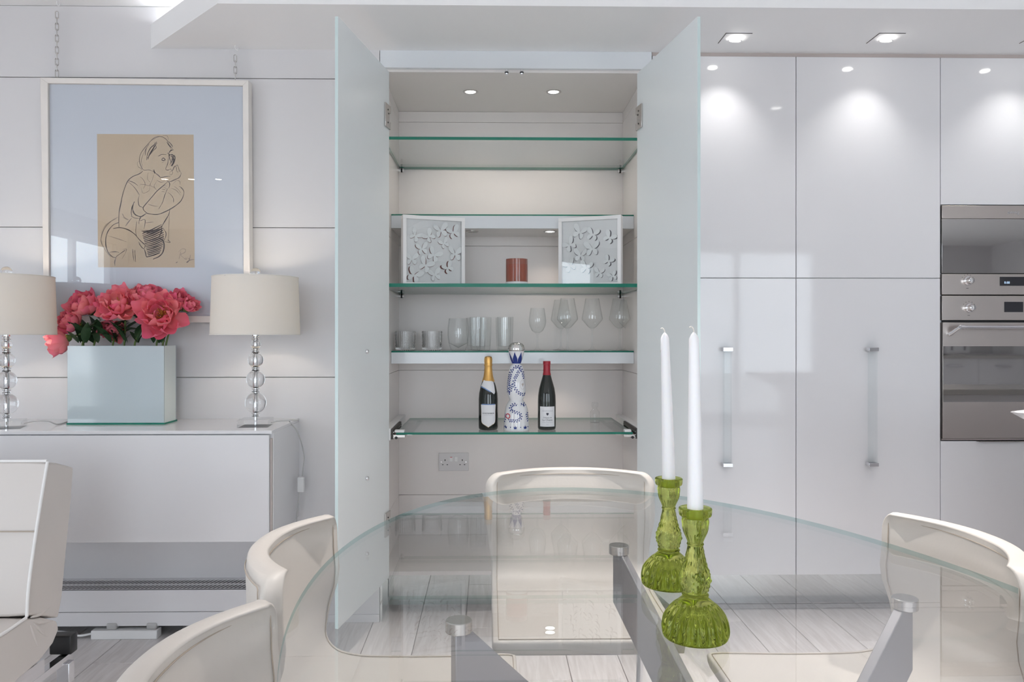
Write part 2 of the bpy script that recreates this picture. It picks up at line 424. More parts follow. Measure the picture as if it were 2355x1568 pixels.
for i, (a, b) in enumerate(WINDOWS):
    fr = MB(); mid = (a + b) / 2
    for x0, x1 in ((a, a + 0.05), (mid - 0.035, mid + 0.035), (b - 0.05, b)): fr.box(x0, x1, YS - 0.11, YS - 0.05, WZ0, WZ1)
    for z0, z1 in ((WZ0, WZ0 + 0.05), (WZ1 - 0.05, WZ1)):
        fr.box(a + 0.05, mid - 0.035, YS - 0.11, YS - 0.05, z0, z1); fr.box(mid + 0.035, b - 0.05, YS - 0.11, YS - 0.05, z0, z1)
    wo = tag(fr.build('window_%d' % (i + 1), M['window_frame']), None, None, kind='structure')
    for x0, x1 in ((a + 0.05, mid - 0.035), (mid + 0.035, b - 0.05)):
        box('pane', M['pane'], (x0, x1, YS - 0.084, YS - 0.076, WZ0 + 0.05, WZ1 - 0.05), wo)
struct('ceiling', M['ceil'], (XW - 0.1, XE + 0.1, YS - 0.15, 3.80, ZC, ZC + 0.12))
# dropped soffit along the wall, with an upstand that hides the cove light
ZS = zY(122, YN, 1900)
pA = atY(347, 118, YN); pB = atZ(500, 8, ZS); pC = atZ(2355, 22, ZS)
sl = (pC.y - pB.y) / (pC.x - pB.x)
SE = (XE, pB.y + sl * (XE - pB.x) * 0.3)
sof = MB(); poly = [(pA.x, YN), (pB.x, pB.y), SE, (XE, 3.745), (XC0 + 0.0, 3.745), (XC0, YN)]
sof.prism(poly[::-1], ZS, ZS + 0.02)
so = tag(sof.build('ceiling_soffit', M['ceil']), None, None, kind='structure')
lip = MB()
def upstand(mb, pts, t, z0, z1):
    n = len(pts); L_ = []; R_ = []
    for i, p in enumerate(pts):
        a = pts[max(0, i-1)]; b = pts[min(n-1, i+1)]
        d = Vector((b[0]-a[0], b[1]-a[1])).normalized(); nn = Vector((-d.y, d.x))
        L_.append((p[0], p[1])); R_.append((p[0] + nn.x * t, p[1] + nn.y * t))
    for i in range(n - 1):
        q = [L_[i], L_[i+1], R_[i+1], R_[i]]
        mb.prism(q, z0, z1)
upstand(lip, [(pA.x, YN), (pB.x, pB.y), SE], 0.02, ZS + 0.02, ZS + 0.10)
lip.build('upstand', M['ceil'], so)
# led strip on a ledge just inside the top of the upstand
strip = MB(); led = MB()
upstand(led, [(pA.x + 0.045, YN - 0.002), (pB.x + 0.012, pB.y + 0.021), (SE[0], SE[1] + 0.021)], 0.035, ZS + 0.080, ZS + 0.090)
led.build('cove_ledge', M['ceil'], so)
upstand(strip, [(pA.x + 0.060, YN - 0.016), (pB.x + 0.020, pB.y + 0.034), (SE[0] - 0.02, SE[1] + 0.034)], 0.012, ZS + 0.0902, ZS + 0.094)
tag(strip.build('led_strip', M['cove']), 'white led strip lying in the cove above the straight dropped ceiling', 'light strip')
# second soffit with a wavy lit edge over the kitchen side of the room, seen only mirrored in the glossy fronts
wav = [(3.70, 2.60), (3.45, 1.9), (3.40, 1.3), (3.15, 0.6), (2.75, 0.0), (2.70, -0.7), (2.95, -1.5), (2.8, -2.4), (2.6, YS)]
wv = [(p.x, p.y) for p in catmull([(a, b, 0) for a, b in wav], 5)]
s2 = MB().prism([(XE, 2.60)] + wv + [(XE, YS)], ZS, ZS + 0.02)
s2o = tag(s2.build('ceiling_wave', M['ceil']), None, None, kind='structure')
l2 = MB(); upstand(l2, wv, 0.02, ZS + 0.02, ZS + 0.08); l2.build('upstand', M['ceil'], s2o)
st2 = MB(); cl = [(a + 0.045, b) for a, b in wv[1:-1]]
ld2 = MB(); upstand(ld2, [(a + 0.022, b) for a, b in wv], 0.035, ZS + 0.060, ZS + 0.070); ld2.build('cove_ledge', M['ceil'], s2o)
upstand(st2, cl, 0.012, ZS + 0.0702, ZS + 0.074)
tag(st2.build('led_strip', M['cove']), 'white led strip lying along the wavy edge of dropped ceiling', 'light strip')

# floor: base slab plus planks
fl = MB(); FX0, FX1, FY0, FY1 = -2.66, 2.66, -0.1, 3.7
fl.box(FX0, FX1, FY0, FY1, -0.05, -0.012)
fl.box(XW - 0.1, FX0, YS - 0.15, 3.80, -0.05, 0); fl.box(FX1, XE + 0.1, YS - 0.15, 3.80, -0.05, 0)
fl.box(FX0, FX1, YS - 0.15, FY0, -0.05, 0); fl.box(FX0, FX1, FY1, 3.80, -0.05, 0)
floor = tag(fl.build('floor', M['wood']), None, None, kind='structure')
PW = 0.19; ncol = int((FX1 - FX0) / PW); lens = {}
x_al = xY(858.5, 3.14)                       # one board joint seen beside the cupboard
xj = x_al - PW * math.floor((x_al - FX0) / PW)
cols = []; xx = xj - PW
while xx < FX1:
    cols.append((max(xx, FX0), min(xx + PW, FX1))); xx += PW
for ci, (a, b) in enumerate(cols):
    if b - a < 0.02: continue
    y = FY0 - (ci * 0.47 % 1.2)
    while y < FY1:
        y0, y1 = max(y, FY0), min(y + 1.25, FY1); y += 1.25
        if y1 - y0 < 0.05: continue
        key = (round(b - a, 4), round(y1 - y0, 3))
        if key not in lens:
            hw, hl = (b - a) / 2 - 0.0012, (y1 - y0) / 2 - 0.0009
            me = bpy.data.meshes.new('plank'); t_ = MB().box(-hw, hw, -hl, hl, -0.012, 0)
            me.from_pydata(t_.v, [], t_.f); me.materials.append(M['wood']); lens[key] = me
        o = bpy.data.objects.new('plank', lens[key]); COL.objects.link(o)
        o.location = ((a + b) / 2, (y0 + y1) / 2, 0)
        md = o.modifiers.new('bevel', 'BEVEL'); md.width = 0.0012; md.segments = 1; md.limit_method = 'ANGLE'
        o.parent = floor; o.location -= floor.location
# unseen ground outside the windows, made pale to bounce light onto the ceiling
struct('ground_bounce', M['bounce_ground'], (-16, 16, -20, 12, -0.45, -0.15))

# ------------------------------------------------------------------ display cupboard set into the wall
YB = 3.72
XL, XR = xY(917, YB), xY(1432, YB)
ZB0, ZB1, ZT = 0.189, 0.205, 2.270
ZH = zY(157, YN, 1180)
cab = thing('display_cupboard', 'tall built-in display cupboard with open frosted glass doors and lit glass shelves', 'cupboard', ((XL + XR) / 2, 3.4, 0))
ZP = [ZB1, 0.400, 1.008, 1.614, 2.218, ZT]
for a, b in zip(ZP[:-1], ZP[1:]):
    box('back_panel', M['niche'], (XL, XR, YB, YB + 0.016, a + 0.0006, b - 0.0006), cab, bevel=0.001)
    box('side_panel', M['niche'], (XL - 0.016, XL, YN + 0.022, YB + 0.016, a + 0.0006, b - 0.0006), cab, bevel=0.001)
    box('side_panel', M['niche'], (XR, XR + 0.016, YN + 0.022, YB + 0.016, a + 0.0006, b - 0.0006), cab, bevel=0.001)
box('top_panel', M['niche'], (XL - 0.016, XR + 0.016, YN + 0.022, YB + 0.016, ZT, ZT + 0.018), cab)
box('bottom_panel', M['niche'], (XL - 0.016, XR + 0.016, YN + 0.004, YB + 0.016, ZB0, ZB1), cab)
box('header', M['fascia'], (XC0 + 0.002, XC1 - 0.002, YN, YN + 0.020, ZH, ZS), cab, bevel=0.001)
box('jamb', M['fascia'], (XC0 + 0.001, XL - 0.016, YN + 0.022, YB, 0.189, ZT), cab)
box('jamb', M['fascia'], (XR + 0.016, XC1 - 0.001, YN + 0.022, YB, 0.189, ZT), cab)
YPL = 3.335
box('plinth', M['mirror'], (XC0 + 0.012, XC1, YPL, YPL + 0.012, 0.0, ZB0), cab)
box('plinth_return', M['mirror'], (XC0 + 0.002, XC0 + 0.010, YN + 0.004, YPL, 0.0, ZB0 - 0.002), cab)
def glass_shelf(name, x0, x1, y0, y1, z0, z1, parent, edge='edge_green', clear='pane'):
    m = MB(); m.box(x0, x1, y0, y1, z0, z1); m.m = [0, 0, 1, 1, 1, 1]
    return m.build(name, [M[clear], M[edge]], parent)
# clear sheet shelves that reach the doors
z1 = zY(322, 3.15); z2 = zY(660, 3.15); SH1 = (z1, z1 + 0.0125); SH2 = (z2, z2 + 0.0150)
for (za, zb) in (SH1, SH2):
    glass_shelf('glass_shelf', XL + 0.006, XR - 0.006, 3.15, YB - 0.004, za, zb, cab)
    for s, xw in ((1, XL), (-1, XR)):
        br = MB().cyl((xw, YB - 0.03, za - 0.010), (xw + s * 0.030, YB - 0.03, za - 0.010), 0.0085, 14)
        bo = br.build('shelf_support', M['chrome'], cab, smooth=40)
        MB().cyl((xw + s * 0.014, YB - 0.03, za - 0.010), (xw + s * 0.022, YB - 0.03, za - 0.010), 0.0105, 14).build('rubber_ring', M['black'], bo, smooth=40)
        br = MB().cyl((xw, 3.19, za - 0.008), (xw + s * 0.022, 3.19, za - 0.008), 0.0075, 14).build('shelf_support', M['chrome'], cab, smooth=40)
# box shelves with gloss fascia, set back
YF = 3.425
BU = (zY(525, YF), zY(494.5, YF)); BL = (zY(836, YF), zY(808.5, YF))
for (za, zb) in (BU, BL):
    m = MB().box(XL + 0.001, XR - 0.001, YF + 0.012, YB, za, zb - 0.004); m.build('box_shelf', M['niche'], cab)
    box('shelf_fascia', M['fascia'], (XL + 0.001, XR - 0.001, YF, YF + 0.012, za, zb - 0.003), cab, bevel=0.0008)
    glass_shelf('shelf_top_glass', XL + 0.002, XR - 0.002, YF - 0.002, YB - 0.001, zb - 0.003, zb + 0.003, cab, 'edge_green')
BLT = BL[1] + 0.003
# small round downlights in the cupboard
def spot(name, loc, aim, energy, size_deg, blend, col=(1, 0.86, 0.74), rad=0.02):
    L = bpy.data.lights.new(name, 'SPOT'); L.energy = energy; L.spot_size = math.radians(size_deg); L.spot_blend = blend
    L.color = col; L.shadow_soft_size = rad
    o = bpy.data.objects.new(name, L); COL.objects.link(o); o.location = loc
    d = Vector(aim) - Vector(loc); o.rotation_euler = d.to_track_quat('-Z', 'Y').to_euler(); o['kind'] = 'helper'
    return o
def downlight(cx, cy, z, r, lit, parent, e=0, aimz=-1, name='downlight', deg=125):
    m = MB().lathe([(r * 0.68, -0.0005), (r * 0.74, -0.003), (r, -0.002), (r, 0.0), (r * 0.68, -0.0003)], 28, (cx, cy, z))
    o = m.build(name, M['steel2'], parent, smooth=40)
    MB().disc((cx, cy, z - 0.0012), r * 0.68, 24, (0, 0, -1)).build('lens', M['led'] if lit else M['led_off'], o)
    if lit and e: spot('downlight_beam', (cx, cy, z - 0.012), (cx, cy, z - 1), e, deg, 0.6)
for px in (1082, 1273):
    p = atZ(px, 211, ZT); downlight(p.x, p.y, ZT, 0.034, True, cab, 5.0)
for px, lit in ((1085, False), (1265, True)):
    p = atZ(px, 532, BU[0]); downlight(p.x, p.y, BU[0], 0.031, lit, cab, 2.2)
    downlight(p.x, p.y, BL[0], 0.031, lit, cab, 2.0)
for px in (1165, 1200):
    p = atZ(px, 160, ZT); c = MB().cyl((p.x, p.y, ZT), (p.x, p.y, ZT - 0.022), 0.0062, 14).build('magnetic_catch', M['chrome'], cab, smooth=40)
    MB().cyl((p.x, p.y, ZT - 0.010), (p.x, p.y, ZT - 0.016), 0.0082, 14).build('rubber_ring', M['black'], c, smooth=40)
    MB().lathe([(0.0075, 0), (0.0065, -0.004), (0, -0.005)], 14, (p.x, p.y, ZT - 0.016)).build('magnet_tip', M['chrome'], c, smooth=60)
# pull-out glass tray on runners
ZPT = (zY(999, 3.15), zY(994, 3.15))
tx0, tx1 = xY(911, 3.15), xY(1455, 3.15)
glass_shelf('pull_out_tray', tx0, tx1, 3.15, 3.70, ZPT[0], ZPT[1] , cab, 'edge_green')
for s, xw in ((1, XL), (-1, XR)):
    hz = (0.744, 0.793)
    ho = box('runner_housing', M['white_plastic'], (xw, xw + s * 0.034, 3.150, 3.71, hz[0], hz[1]), cab, bevel=0.0015)
    r = box('runner', M['slot'], (xw + s * 0.034, xw + s * 0.044, 3.156, 3.45, hz[0] + 0.004, hz[1] - 0.004), cab, bevel=0.001)
    rl = MB()
    for zz in (0.752, 0.763, 0.775): rl.box(xw + s * 0.044, xw + s * 0.047, 3.158, 3.44, zz, zz + 0.004)
    rl.build('track', M['steel2'], r)
    te = tx0 if s > 0 else tx1
    cl = box('tray_clip', M['white_plastic'], (te - 0.006, te + s * 0.034, 3.146, 3.175, ZPT[1], ZPT[1] + 0.010), cab, bevel=0.002)
    box('tray_bracket', M['steel2'], (te - s * 0.012, te + s * 0.036, 3.152, 3.60, ZPT[0] - 0.012, ZPT[0] - 0.001), cab, bevel=0.001)
    MB().cyl((te + s * 0.0, 3.150, ZPT[0] - 0.013), (te + s * 0.0, 3.200, ZPT[0] - 0.013), 0.006, 10).build('roller', M['black'], cab, smooth=40)
    box('tray_rail', M['steel2'], (te + s * 0.040, te + s * 0.062, 3.20, 3.69, ZPT[0] - 0.008, ZPT[0] - 0.002), cab)
# frosted glass doors standing open
zdt, zdb = 2.257, 0.186
for s, hp, npx in ((1, atZ(895, 166, zdt), atZ(777.5, 37.5, zdt)), (-1, atZ(1466.5, 167, zdt), atZ(1604, 38, zdt))):
    h = Vector((hp.x, 3.125, 0)); n_ = Vector((npx.x, npx.y, 0))
    # pivot so that the inner face runs from hinge to outer edge
    d = (n_ - h); Wd = d.length; d.normalize(); out = Vector((-d.y, d.x, 0)) if s > 0 else Vector((d.y, -d.x, 0))
    if (out.x > 0) == (s > 0): out = -out
    t = 0.011
    A = [h, n_, n_ + out * t, h + out * t]
    m = MB(); m.prism([(p.x, p.y) for p in A], zdb, zdt)
    # faces: bottom, top, inner, near edge, outer, hinge edge
    m.m = [1, 1, 0, 1, 0, 1]
    do = m.build('glass_door', [M['door_glass'], M['door_edge']], cab)
    inn = -out
    def slab(u0, u1, z0, z1, th, name, mat, bev=0.0):
        b0 = h + d * u0; b1 = h + d * u1
        q = [b0, b1, b1 + inn * th, b0 + inn * th]
        return MB().prism([(p.x, p.y) for p in q], z0, z1).build(name, mat, do, bevel=bev)
    for zc in (zY(272, 3.12), zY(1200, 3.12)):
        pl = MB()
        for u0, u1, z0, z1 in ((0.012, 0.062, zc - 0.048, zc + 0.048), (-0.004, 0.012, zc + 0.018, zc + 0.048), (-0.004, 0.012, zc - 0.048, zc - 0.018)):
            b0 = h + d * u0; b1 = h + d * u1; q = [b0, b1, b1 + inn * 0.006, b0 + inn * 0.006]
            pl.prism([(p.x, p.y) for p in q], z0, z1)
        pl.build('hinge_plate', M['steel2'], do, bevel=0.001)
        for uu, dz in ((0.03, 0.026), (0.022, 0.012), (0.03, -0.026)):
            c0 = h + d * uu + inn * 0.006
            MB().cyl((c0.x, c0.y, zc + dz), (c0.x + inn.x * 0.0015, c0.y + inn.y * 0.0015, zc + dz), 0.0032, 10).build('hinge_screw', M['slot'], do, smooth=40)
    for zc in (zY(808, 2.86), zY(1098, 2.86)):
        c0 = h + d * 0.275; e = c0 + inn * 0.006
        k = MB().tube([(c0.x, c0.y, zc), ((c0 + inn * 0.004).x, (c0 + inn * 0.004).y, zc), ((c0 + inn * 0.008).x, (c0 + inn * 0.008).y, zc), ((c0 + inn * 0.010).x, (c0 + inn * 0.010).y, zc)], [0.0085, 0.0085, 0.0075, 0.005], 16)
        k.build('door_stud', M['chrome'], do, smooth=50)
# double socket on the cupboard back
p0 = atY(1009, 1041, YB); p1 = atY(1078, 1082, YB)
sk = thing('double_socket', 'grey-white double wall socket with two switches inside the cupboard', 'socket', ((p0.x + p1.x) / 2, YB, p1.z))
box('face_plate', M['socket'], (p0.x, p1.x, YB - 0.008, YB, p1.z, p0.z), sk, bevel=0.002)
cx = (p0.x + p1.x) / 2; cz = (p0.z + p1.z) / 2
for dx in (-0.012, 0.012): 
    sw = box('switch', M['white_plastic'], (cx + dx - 0.008, cx + dx + 0.008, YB - 0.011, YB - 0.008, cz + 0.002, cz + 0.026), sk, bevel=0.001)
    box('indicator', M['medal_red'] if dx < 0 else M['white_plastic'], (cx + dx - 0.005, cx + dx + 0.005, YB - 0.0115, YB - 0.011, cz + 0.022, cz + 0.025), sw)
for dx in (-0.042, 0.042):
    for ox, oz, w_, h_ in ((0, 0.009, 0.0022, 0.004), (-0.011, -0.013, 0.0033, 0.0018), (0.011, -0.013, 0.0033, 0.0018)):
        box('pin_hole', M['dark'], (cx + dx + ox - w_, cx + dx + ox + w_, YB - 0.0085, YB - 0.0079, cz + oz - h_, cz + oz + h_), sk)
for dx in (-0.060, 0.060):
    MB().cyl((cx + dx, YB - 0.0095, cz), (cx + dx, YB - 0.008, cz), 0.0038, 14).build('screw', M['steel2'], sk, smooth=40)

# ------------------------------------------------------------------ kitchen tall units
XK = [XC1, xY(1831, YN), xY(2163, YN), xY(2163, YN) + 0.606, xY(2163, YN) + 1.212]
ZD0, ZDM, ZD1 = 0.184, zY(639.5, YN, 1900), zY(131, YN, 1900)
G = 0.0014
kg = 'tall white gloss kitchen units'
klab = ['white gloss tall unit beside the open glass cupboard door, clear bar handle', 'white gloss tall unit between the plain unit and the oven column']
for i in (0, 1):
    x0, x1 = XK[i], XK[i + 1]
    t = thing('tall_cabinet', klab[i], 'cabinet', ((x0 + x1) / 2, 3.4, 0), kg)
    box('carcass', M['gloss'], (x0 + 0.0005, x1 - 0.0005, YN + 0.021, 3.72, ZD0, ZD1), t)
    box('door', M['gloss'], (x0 + G, x1 - G, YN, YN + 0.020, ZDM + G, ZD1), t, bevel=0.0012)
    lo = box('door', M['gloss'], (x0 + G, x1 - G, YN, YN + 0.020, ZD0, ZDM - G), t, bevel=0.0012)
    hx = xY(1668, YN) if i == 0 else xY(2000, YN)
    zt, zb = zY(803.5, YN - 0.03), zY(1071, YN - 0.03)
    for zz in (zt, zb):
        box('handle_mount', M['chrome'], (hx - 0.019, hx + 0.021, YN - 0.036, YN, zz - 0.0075, zz + 0.0075), lo, bevel=0.001)
    box('handle_bar', M['acrylic'], (hx - 0.013, hx + 0.017, YN - 0.032, YN - 0.010, zb + 0.0075, zt - 0.0075), lo)
    box('plinth', M['mirror'], (x0, x1, YPL, YPL + 0.012, 0, ZD0), t)
# oven column
x0, x1 = XK[2], XK[3]
ZMT, ZMB, ZOB = zY(471, YN, 2200), zY(678.5, YN, 2200), zY(1012, YN, 2200)
t = thing('tall_cabinet', 'white gloss tall unit housing the steel microwave and oven', 'cabinet', ((x0 + x1) / 2, 3.4, 0), kg)
m = MB(); m.box(x0 + 0.0005, x0 + 0.016, YN + 0.021, 3.72, ZD0, ZD1); m.box(x1 - 0.016, x1 - 0.0005, YN + 0.021, 3.72, ZD0, ZD1)
m.box(x0 + 0.016, x1 - 0.016, YN + 0.021, 3.72, ZMT, ZD1); m.box(x0 + 0.016, x1 - 0.016, YN + 0.021, 3.72, ZD0, ZOB - 0.012); m.box(x0 + 0.016, x1 - 0.016, 3.70, 3.72, ZOB - 0.012, ZMT)
m.build('carcass', M['gloss'], t)
box('door', M['gloss'], (x0 + G, x1 - G, YN, YN + 0.020, ZMT + 0.001, ZD1), t, bevel=0.0012)
lo = box('door', M['gloss'], (x0 + G, x1 - G, YN, YN + 0.020, ZD0, ZOB - 0.004), t, bevel=0.0012)
hx = xY(2245, YN); box('handle_lip', M['steel2'], (hx, hx + 0.30, YN - 0.016, YN + 0.002, ZOB - 0.0055, ZOB - 0.0035), lo)
box('plinth', M['mirror'], (x0, x1, YPL, YPL + 0.012, 0, ZD0), t)
# next unit, mostly outside the picture
t = thing('tall_cabinet', 'white gloss tall unit on the far side of the oven column', 'cabinet', ((XK[3] + XK[4]) / 2, 3.4, 0), kg)
box('carcass', M['gloss'], (XK[3] + 0.0005, XK[4], YN + 0.021, 3.72, ZD0, ZD1), t)
box('door', M['gloss'], (XK[3] + G, XK[4] - G, YN, YN + 0.020, ZDM + G, ZD1), t, bevel=0.0012)
box('door', M['gloss'], (XK[3] + G, XK[4] - G, YN, YN + 0.020, ZD0, ZDM - G), t, bevel=0.0012)
box('plinth', M['mirror'], (XK[3], XK[4], YPL, YPL + 0.012, 0, ZD0), t)
tag(box('trim_1', M['seam'], (XC1, XK[4], YN + 0.006, YN + 0.10, ZD1 + 0.002, ZS)), None, None, kind='structure')

# microwave and oven
def zk(y): return zY(y, YN, 2250)
def xk(x): return xY(x, YN)
ax0, ax1 = x0 + 0.005, x1 - 0.005
mw = thing('built_in_microwave', 'brushed steel built-in microwave with mirrored door above the oven', 'microwave', ((x0 + x1) / 2, YN + 0.2, zk(678)))
box('body', M['dark'], (x0 + 0.018, x1 - 0.018, YN + 0.020, YN + 0.40, zk(677), zk(473)), mw)
box('top_strip', M['steel'], (ax0, ax1, YN - 0.002, YN + 0.020, zk(502.5), zk(472.5)), mw, bevel=0.001)
box('door_glass', M['oven_glass'], (ax0, ax1, YN - 0.001, YN + 0.020, zk(628), zk(503)), mw, bevel=0.001)
cpn = box('control_panel', M['steel'], (ax0, ax1, YN - 0.002, YN + 0.020, zk(677.5), zk(630)), mw, bevel=0.001)
def knob(px, py, par, name='knob'):
    x, z = xk(px), zk(py)
    k = MB().tube([(x, YN - 0.002, z), (x, YN - 0.010, z), (x, YN - 0.014, z), (x, YN - 0.030, z), (x, YN - 0.033, z)], [0.020, 0.0185, 0.014, 0.0125, 0.009], 24).build(name, M['chrome'], par, smooth=35)
    MB().box(x - 0.003, x + 0.003, YN - 0.037, YN - 0.028, z - 0.012, z + 0.012).build('grip', M['steel2'], k, bevel=0.001)
    mk = MB()
    for a in range(5):
        an = math.radians(50 + 28 * a - 16); mk.box(x + 0.027 * math.cos(an) - 0.0012, x + 0.027 * math.cos(an) + 0.0012, YN - 0.0024, YN - 0.002, z + 0.027 * math.sin(an) - 0.0012, z + 0.027 * math.sin(an) + 0.0012)
    mk.box(x - 0.006, x + 0.004, YN - 0.0024, YN - 0.002, z - 0.032, z - 0.030)
    mk.build('dial_marks', M['slot'], par)['kind'] = 'stuff'
knob(2224.6, 646, cpn)
dsp = box('display', M['display'], (xk(2298.5), xk(2298.5) + 0.17, YN - 0.0035, YN - 0.002, zk(657), zk(636.5)), cpn)
vs, fs = text_geo('8:88', 0.014, 'LEFT')
m = MB(); m.add([(xk(2308) + v.x, YN - 0.0038, zk(650) + v.y) for v in vs], fs); m.build('digits', M['digits'], cpn)
vs, fs = text_geo('smeg', 0.020, 'LEFT')
m = MB(); m.add([(xk(2316) + v.x * 1.25, YN - 0.0026, zk(488) + v.y) for v in vs], fs); m.build('badge', M['chrome'], mw)
ov = thing('built_in_oven', 'brushed steel built-in oven with bar handle and mirrored window', 'oven', ((x0 + x1) / 2, YN + 0.2, zk(1010)))
box('body', M['dark'], (x0 + 0.018, x1 - 0.018, YN + 0.020, YN + 0.50, zk(1010), zk(680)), ov)
cpn = box('control_panel', M['steel'], (ax0, ax1, YN - 0.002, YN + 0.020, zk(736), zk(680)), ov, bevel=0.001)
knob(2227.7, 708, cpn)
box('display', M['display'], (xk(2309), xk(2352), YN - 0.0035, YN - 0.002, zk(717.6), zk(694)), cpn)
dr = box('door', M['steel'], (ax0 + 0.002, ax1, YN - 0.004, YN + 0.018, zk(1007.5), zk(741.5)), ov, bevel=0.001)
box('window', M['oven_glass'], (ax0 + 0.003, ax1 - 0.001, YN - 0.0055, YN - 0.0035, zk(924), zk(796)), dr)
hz = zk(752.5)
hb = MB().cyl((xk(2193), YN - 0.052, hz), (x1 - 0.06, YN - 0.052, hz), 0.0075, 18)
hb.cyl((xk(2193) - 0.004, YN - 0.052, hz), (xk(2193) + 0.010, YN - 0.052, hz), 0.0095, 18)
hb.build('handle', M['chrome'], dr, smooth=40)
for xx in (xk(2190), x1 - 0.06):
    MB().tube([(xx - 0.012, YN - 0.004, zk(767)), (xx - 0.010, YN - 0.020, zk(764)), (xx, YN - 0.052, hz)], [0.011, 0.008, 0.0065], 12).build('handle_post', M['chrome'], dr, smooth=50)
box('bottom_trim', M['steel'], (ax0, ax1, YN + 0.001, YN + 0.018, zk(1012), zk(1008.5)), ov)

# square trimless downlights washing the units
for i, (px, pxr) in enumerate(((1690, 0), (2037, 0), (2395, 0))):
    p = atZ(px, 88, ZS); s_ = 0.052
    dl = thing('ceiling_downlight', ['square tilted ceiling downlight over the unit beside the glass door', 'square tilted ceiling downlight over the middle tall unit', 'square tilted ceiling downlight over the oven column'][i], 'downlight', (p.x, p.y, ZS - 0.01), 'ceiling downlights over the tall units')
    m = MB().box(p.x - s_, p.x + s_, p.y - s_, p.y - s_ + 0.003, ZS - 0.0015, ZS); m.box(p.x - s_, p.x - s_ + 0.002, p.y - s_, p.y + s_, ZS - 0.0015, ZS)
    m.build('shadow_gap', M['slot'], dl)
    box('plate', M['ceil'], (p.x - s_ + 0.003, p.x + s_, p.y - s_ + 0.003, p.y + s_, ZS - 0.0015, ZS - 0.0002), dl)
    nrm = Vector((-0.10, 0.16, -1)).normalized()
    c = Vector((p.x, p.y, ZS - 0.010))
    u = nrm.orthogonal().normalized()
    m = MB().disc(c, 0.0225, 24, nrm, 0.028); m.build('ring', M['ceil'], dl)
    MB().disc(c + nrm * 0.0005, 0.022, 24, nrm).build('lens', M['led'], dl)
    spot('downlight_beam', c + nrm * 0.012, c + Vector((-0.02, 0.055, -0.36)), 7.0, 92, 1.0, (1.0, 0.98, 0.96), 0.012)

# ------------------------------------------------------------------ wall-hung sideboard
sbx1 = xY(688, YN); YSB = 2.745
SBT, SBB = atY(650, 990, YSB).z, atY(300, 1247.5, YSB).z
sbx0 = -2.45
sb = thing('sideboard', 'long white gloss wall-hung sideboard under the framed drawing', 'sideboard', ((sbx0 + sbx1) / 2, 2.95, SBB))
box('body', M['gloss'], (sbx0, sbx1, YSB + 0.024, YN, SBB, SBT - 0.012), sb, bevel=0.001)
box('top', M['gloss'], (sbx0, sbx1, YSB + 0.001, YN, SBT - 0.012, SBT), sb, bevel=0.001)
box('front', M['gloss'], (sbx0 + 0.004, sbx1 - 0.010, YSB, YSB + 0.020, SBB, SBT - 0.016), sb, bevel=0.002)
box('edge_strip', M['seam'], (sbx1 - 0.009, sbx1 - 0.003, YSB + 0.012, YSB + 0.024, SBB + 0.03, SBT - 0.03), sb)

# trench radiator below it
ry0, ry1 = 2.99, YN; rx0, rx1 = -2.45, atY(613, 1400, 2.99).x + 0.12
rz0, rz1 = 0.045, 0.185
rd = thing('radiator', 'low white radiator with slotted top grille under the sideboard', 'radiator', ((rx0 + rx1) / 2, 3.05, 0))
box('front_panel', M['rad'], (rx0, rx1, ry0, ry0 + 0.012, rz0 + 0.055, rz1), rd, bevel=0.003)
box('front_panel', M['rad'], (rx0, rx1, ry0, ry0 + 0.012, rz0, rz0 + 0.0535), rd, bevel=0.002)
box('core', M['dark'], (rx0 + 0.005, rx1 - 0.005, ry0 + 0.012, ry1 - 0.002, rz0 + 0.002, rz1 - 0.012), rd)
gr = MB()
for a, b in ((ry0, ry0 + 0.018), (ry0 + 0.062, ry0 + 0.078), (ry0 + 0.122, ry1)): gr.box(rx0, rx1, a, b, rz1 - 0.002, rz1)
gr.build('grille_rail', M['rad'], rd)['kind'] = 'stuff'
gl = MB(); pitch = 0.0165; xx = rx0
while xx < rx1 - 0.03:
    for a, b in ((ry0 + 0.018, ry0 + 0.062), (ry0 + 0.078, ry0 + 0.122)):
        gl.add([(xx, a, rz1), (xx + 0.009, a, rz1), (xx + 0.027, b, rz1), (xx + 0.018, b, rz1)], [(0, 1, 2, 3)])
    xx += pitch
gl.build('grille_bars', M['rad'], rd)['kind'] = 'stuff'
for xx in (rx0 + 0.2, rx1 - 0.25): box('foot', M['rad'], (xx, xx + 0.03, ry0 + 0.03, ry1 - 0.01, 0, rz0 + 0.002), rd)

# extension lead on the floor
e0 = atZ(215, 1466, 0.0); e1 = atZ(365, 1466, 0.0)
el = thing('extension_lead', 'white power strip with two plugs on the floor under the radiator', 'power strip', ((e0.x + e1.x) / 2, e0.y, 0))
box('strip', M['white_plastic'], (e0.x, e1.x, e0.y - 0.022, e0.y + 0.022, 0, 0.034), el, bevel=0.003)
for px in (250, 342):
    q = atZ(px, 1455, 0.03); MB().box(q.x - 0.020, q.x + 0.020, e0.y - 0.012, e0.y + 0.018, 0.034, 0.058).build('plug', M['clear_plastic'], el, bevel=0.006, seg=3)
box('switch', M['medal_red'], (e1.x - 0.020, e1.x - 0.010, e0.y - 0.006, e0.y + 0.006, 0.034, 0.038), el)
MB().tube(catmull([(e0.x, e0.y, 0.017), (e0.x - 0.05, e0.y - 0.01, 0.012), (e0.x - 0.12, e0.y + 0.03, 0.010), (e0.x - 0.25, e0.y + 0.05, 0.010), (e0.x - 0.4, e0.y + 0.03, 0.010)], 5), 0.0045, 8).build('cable', M['white_plastic'], el, smooth=60)

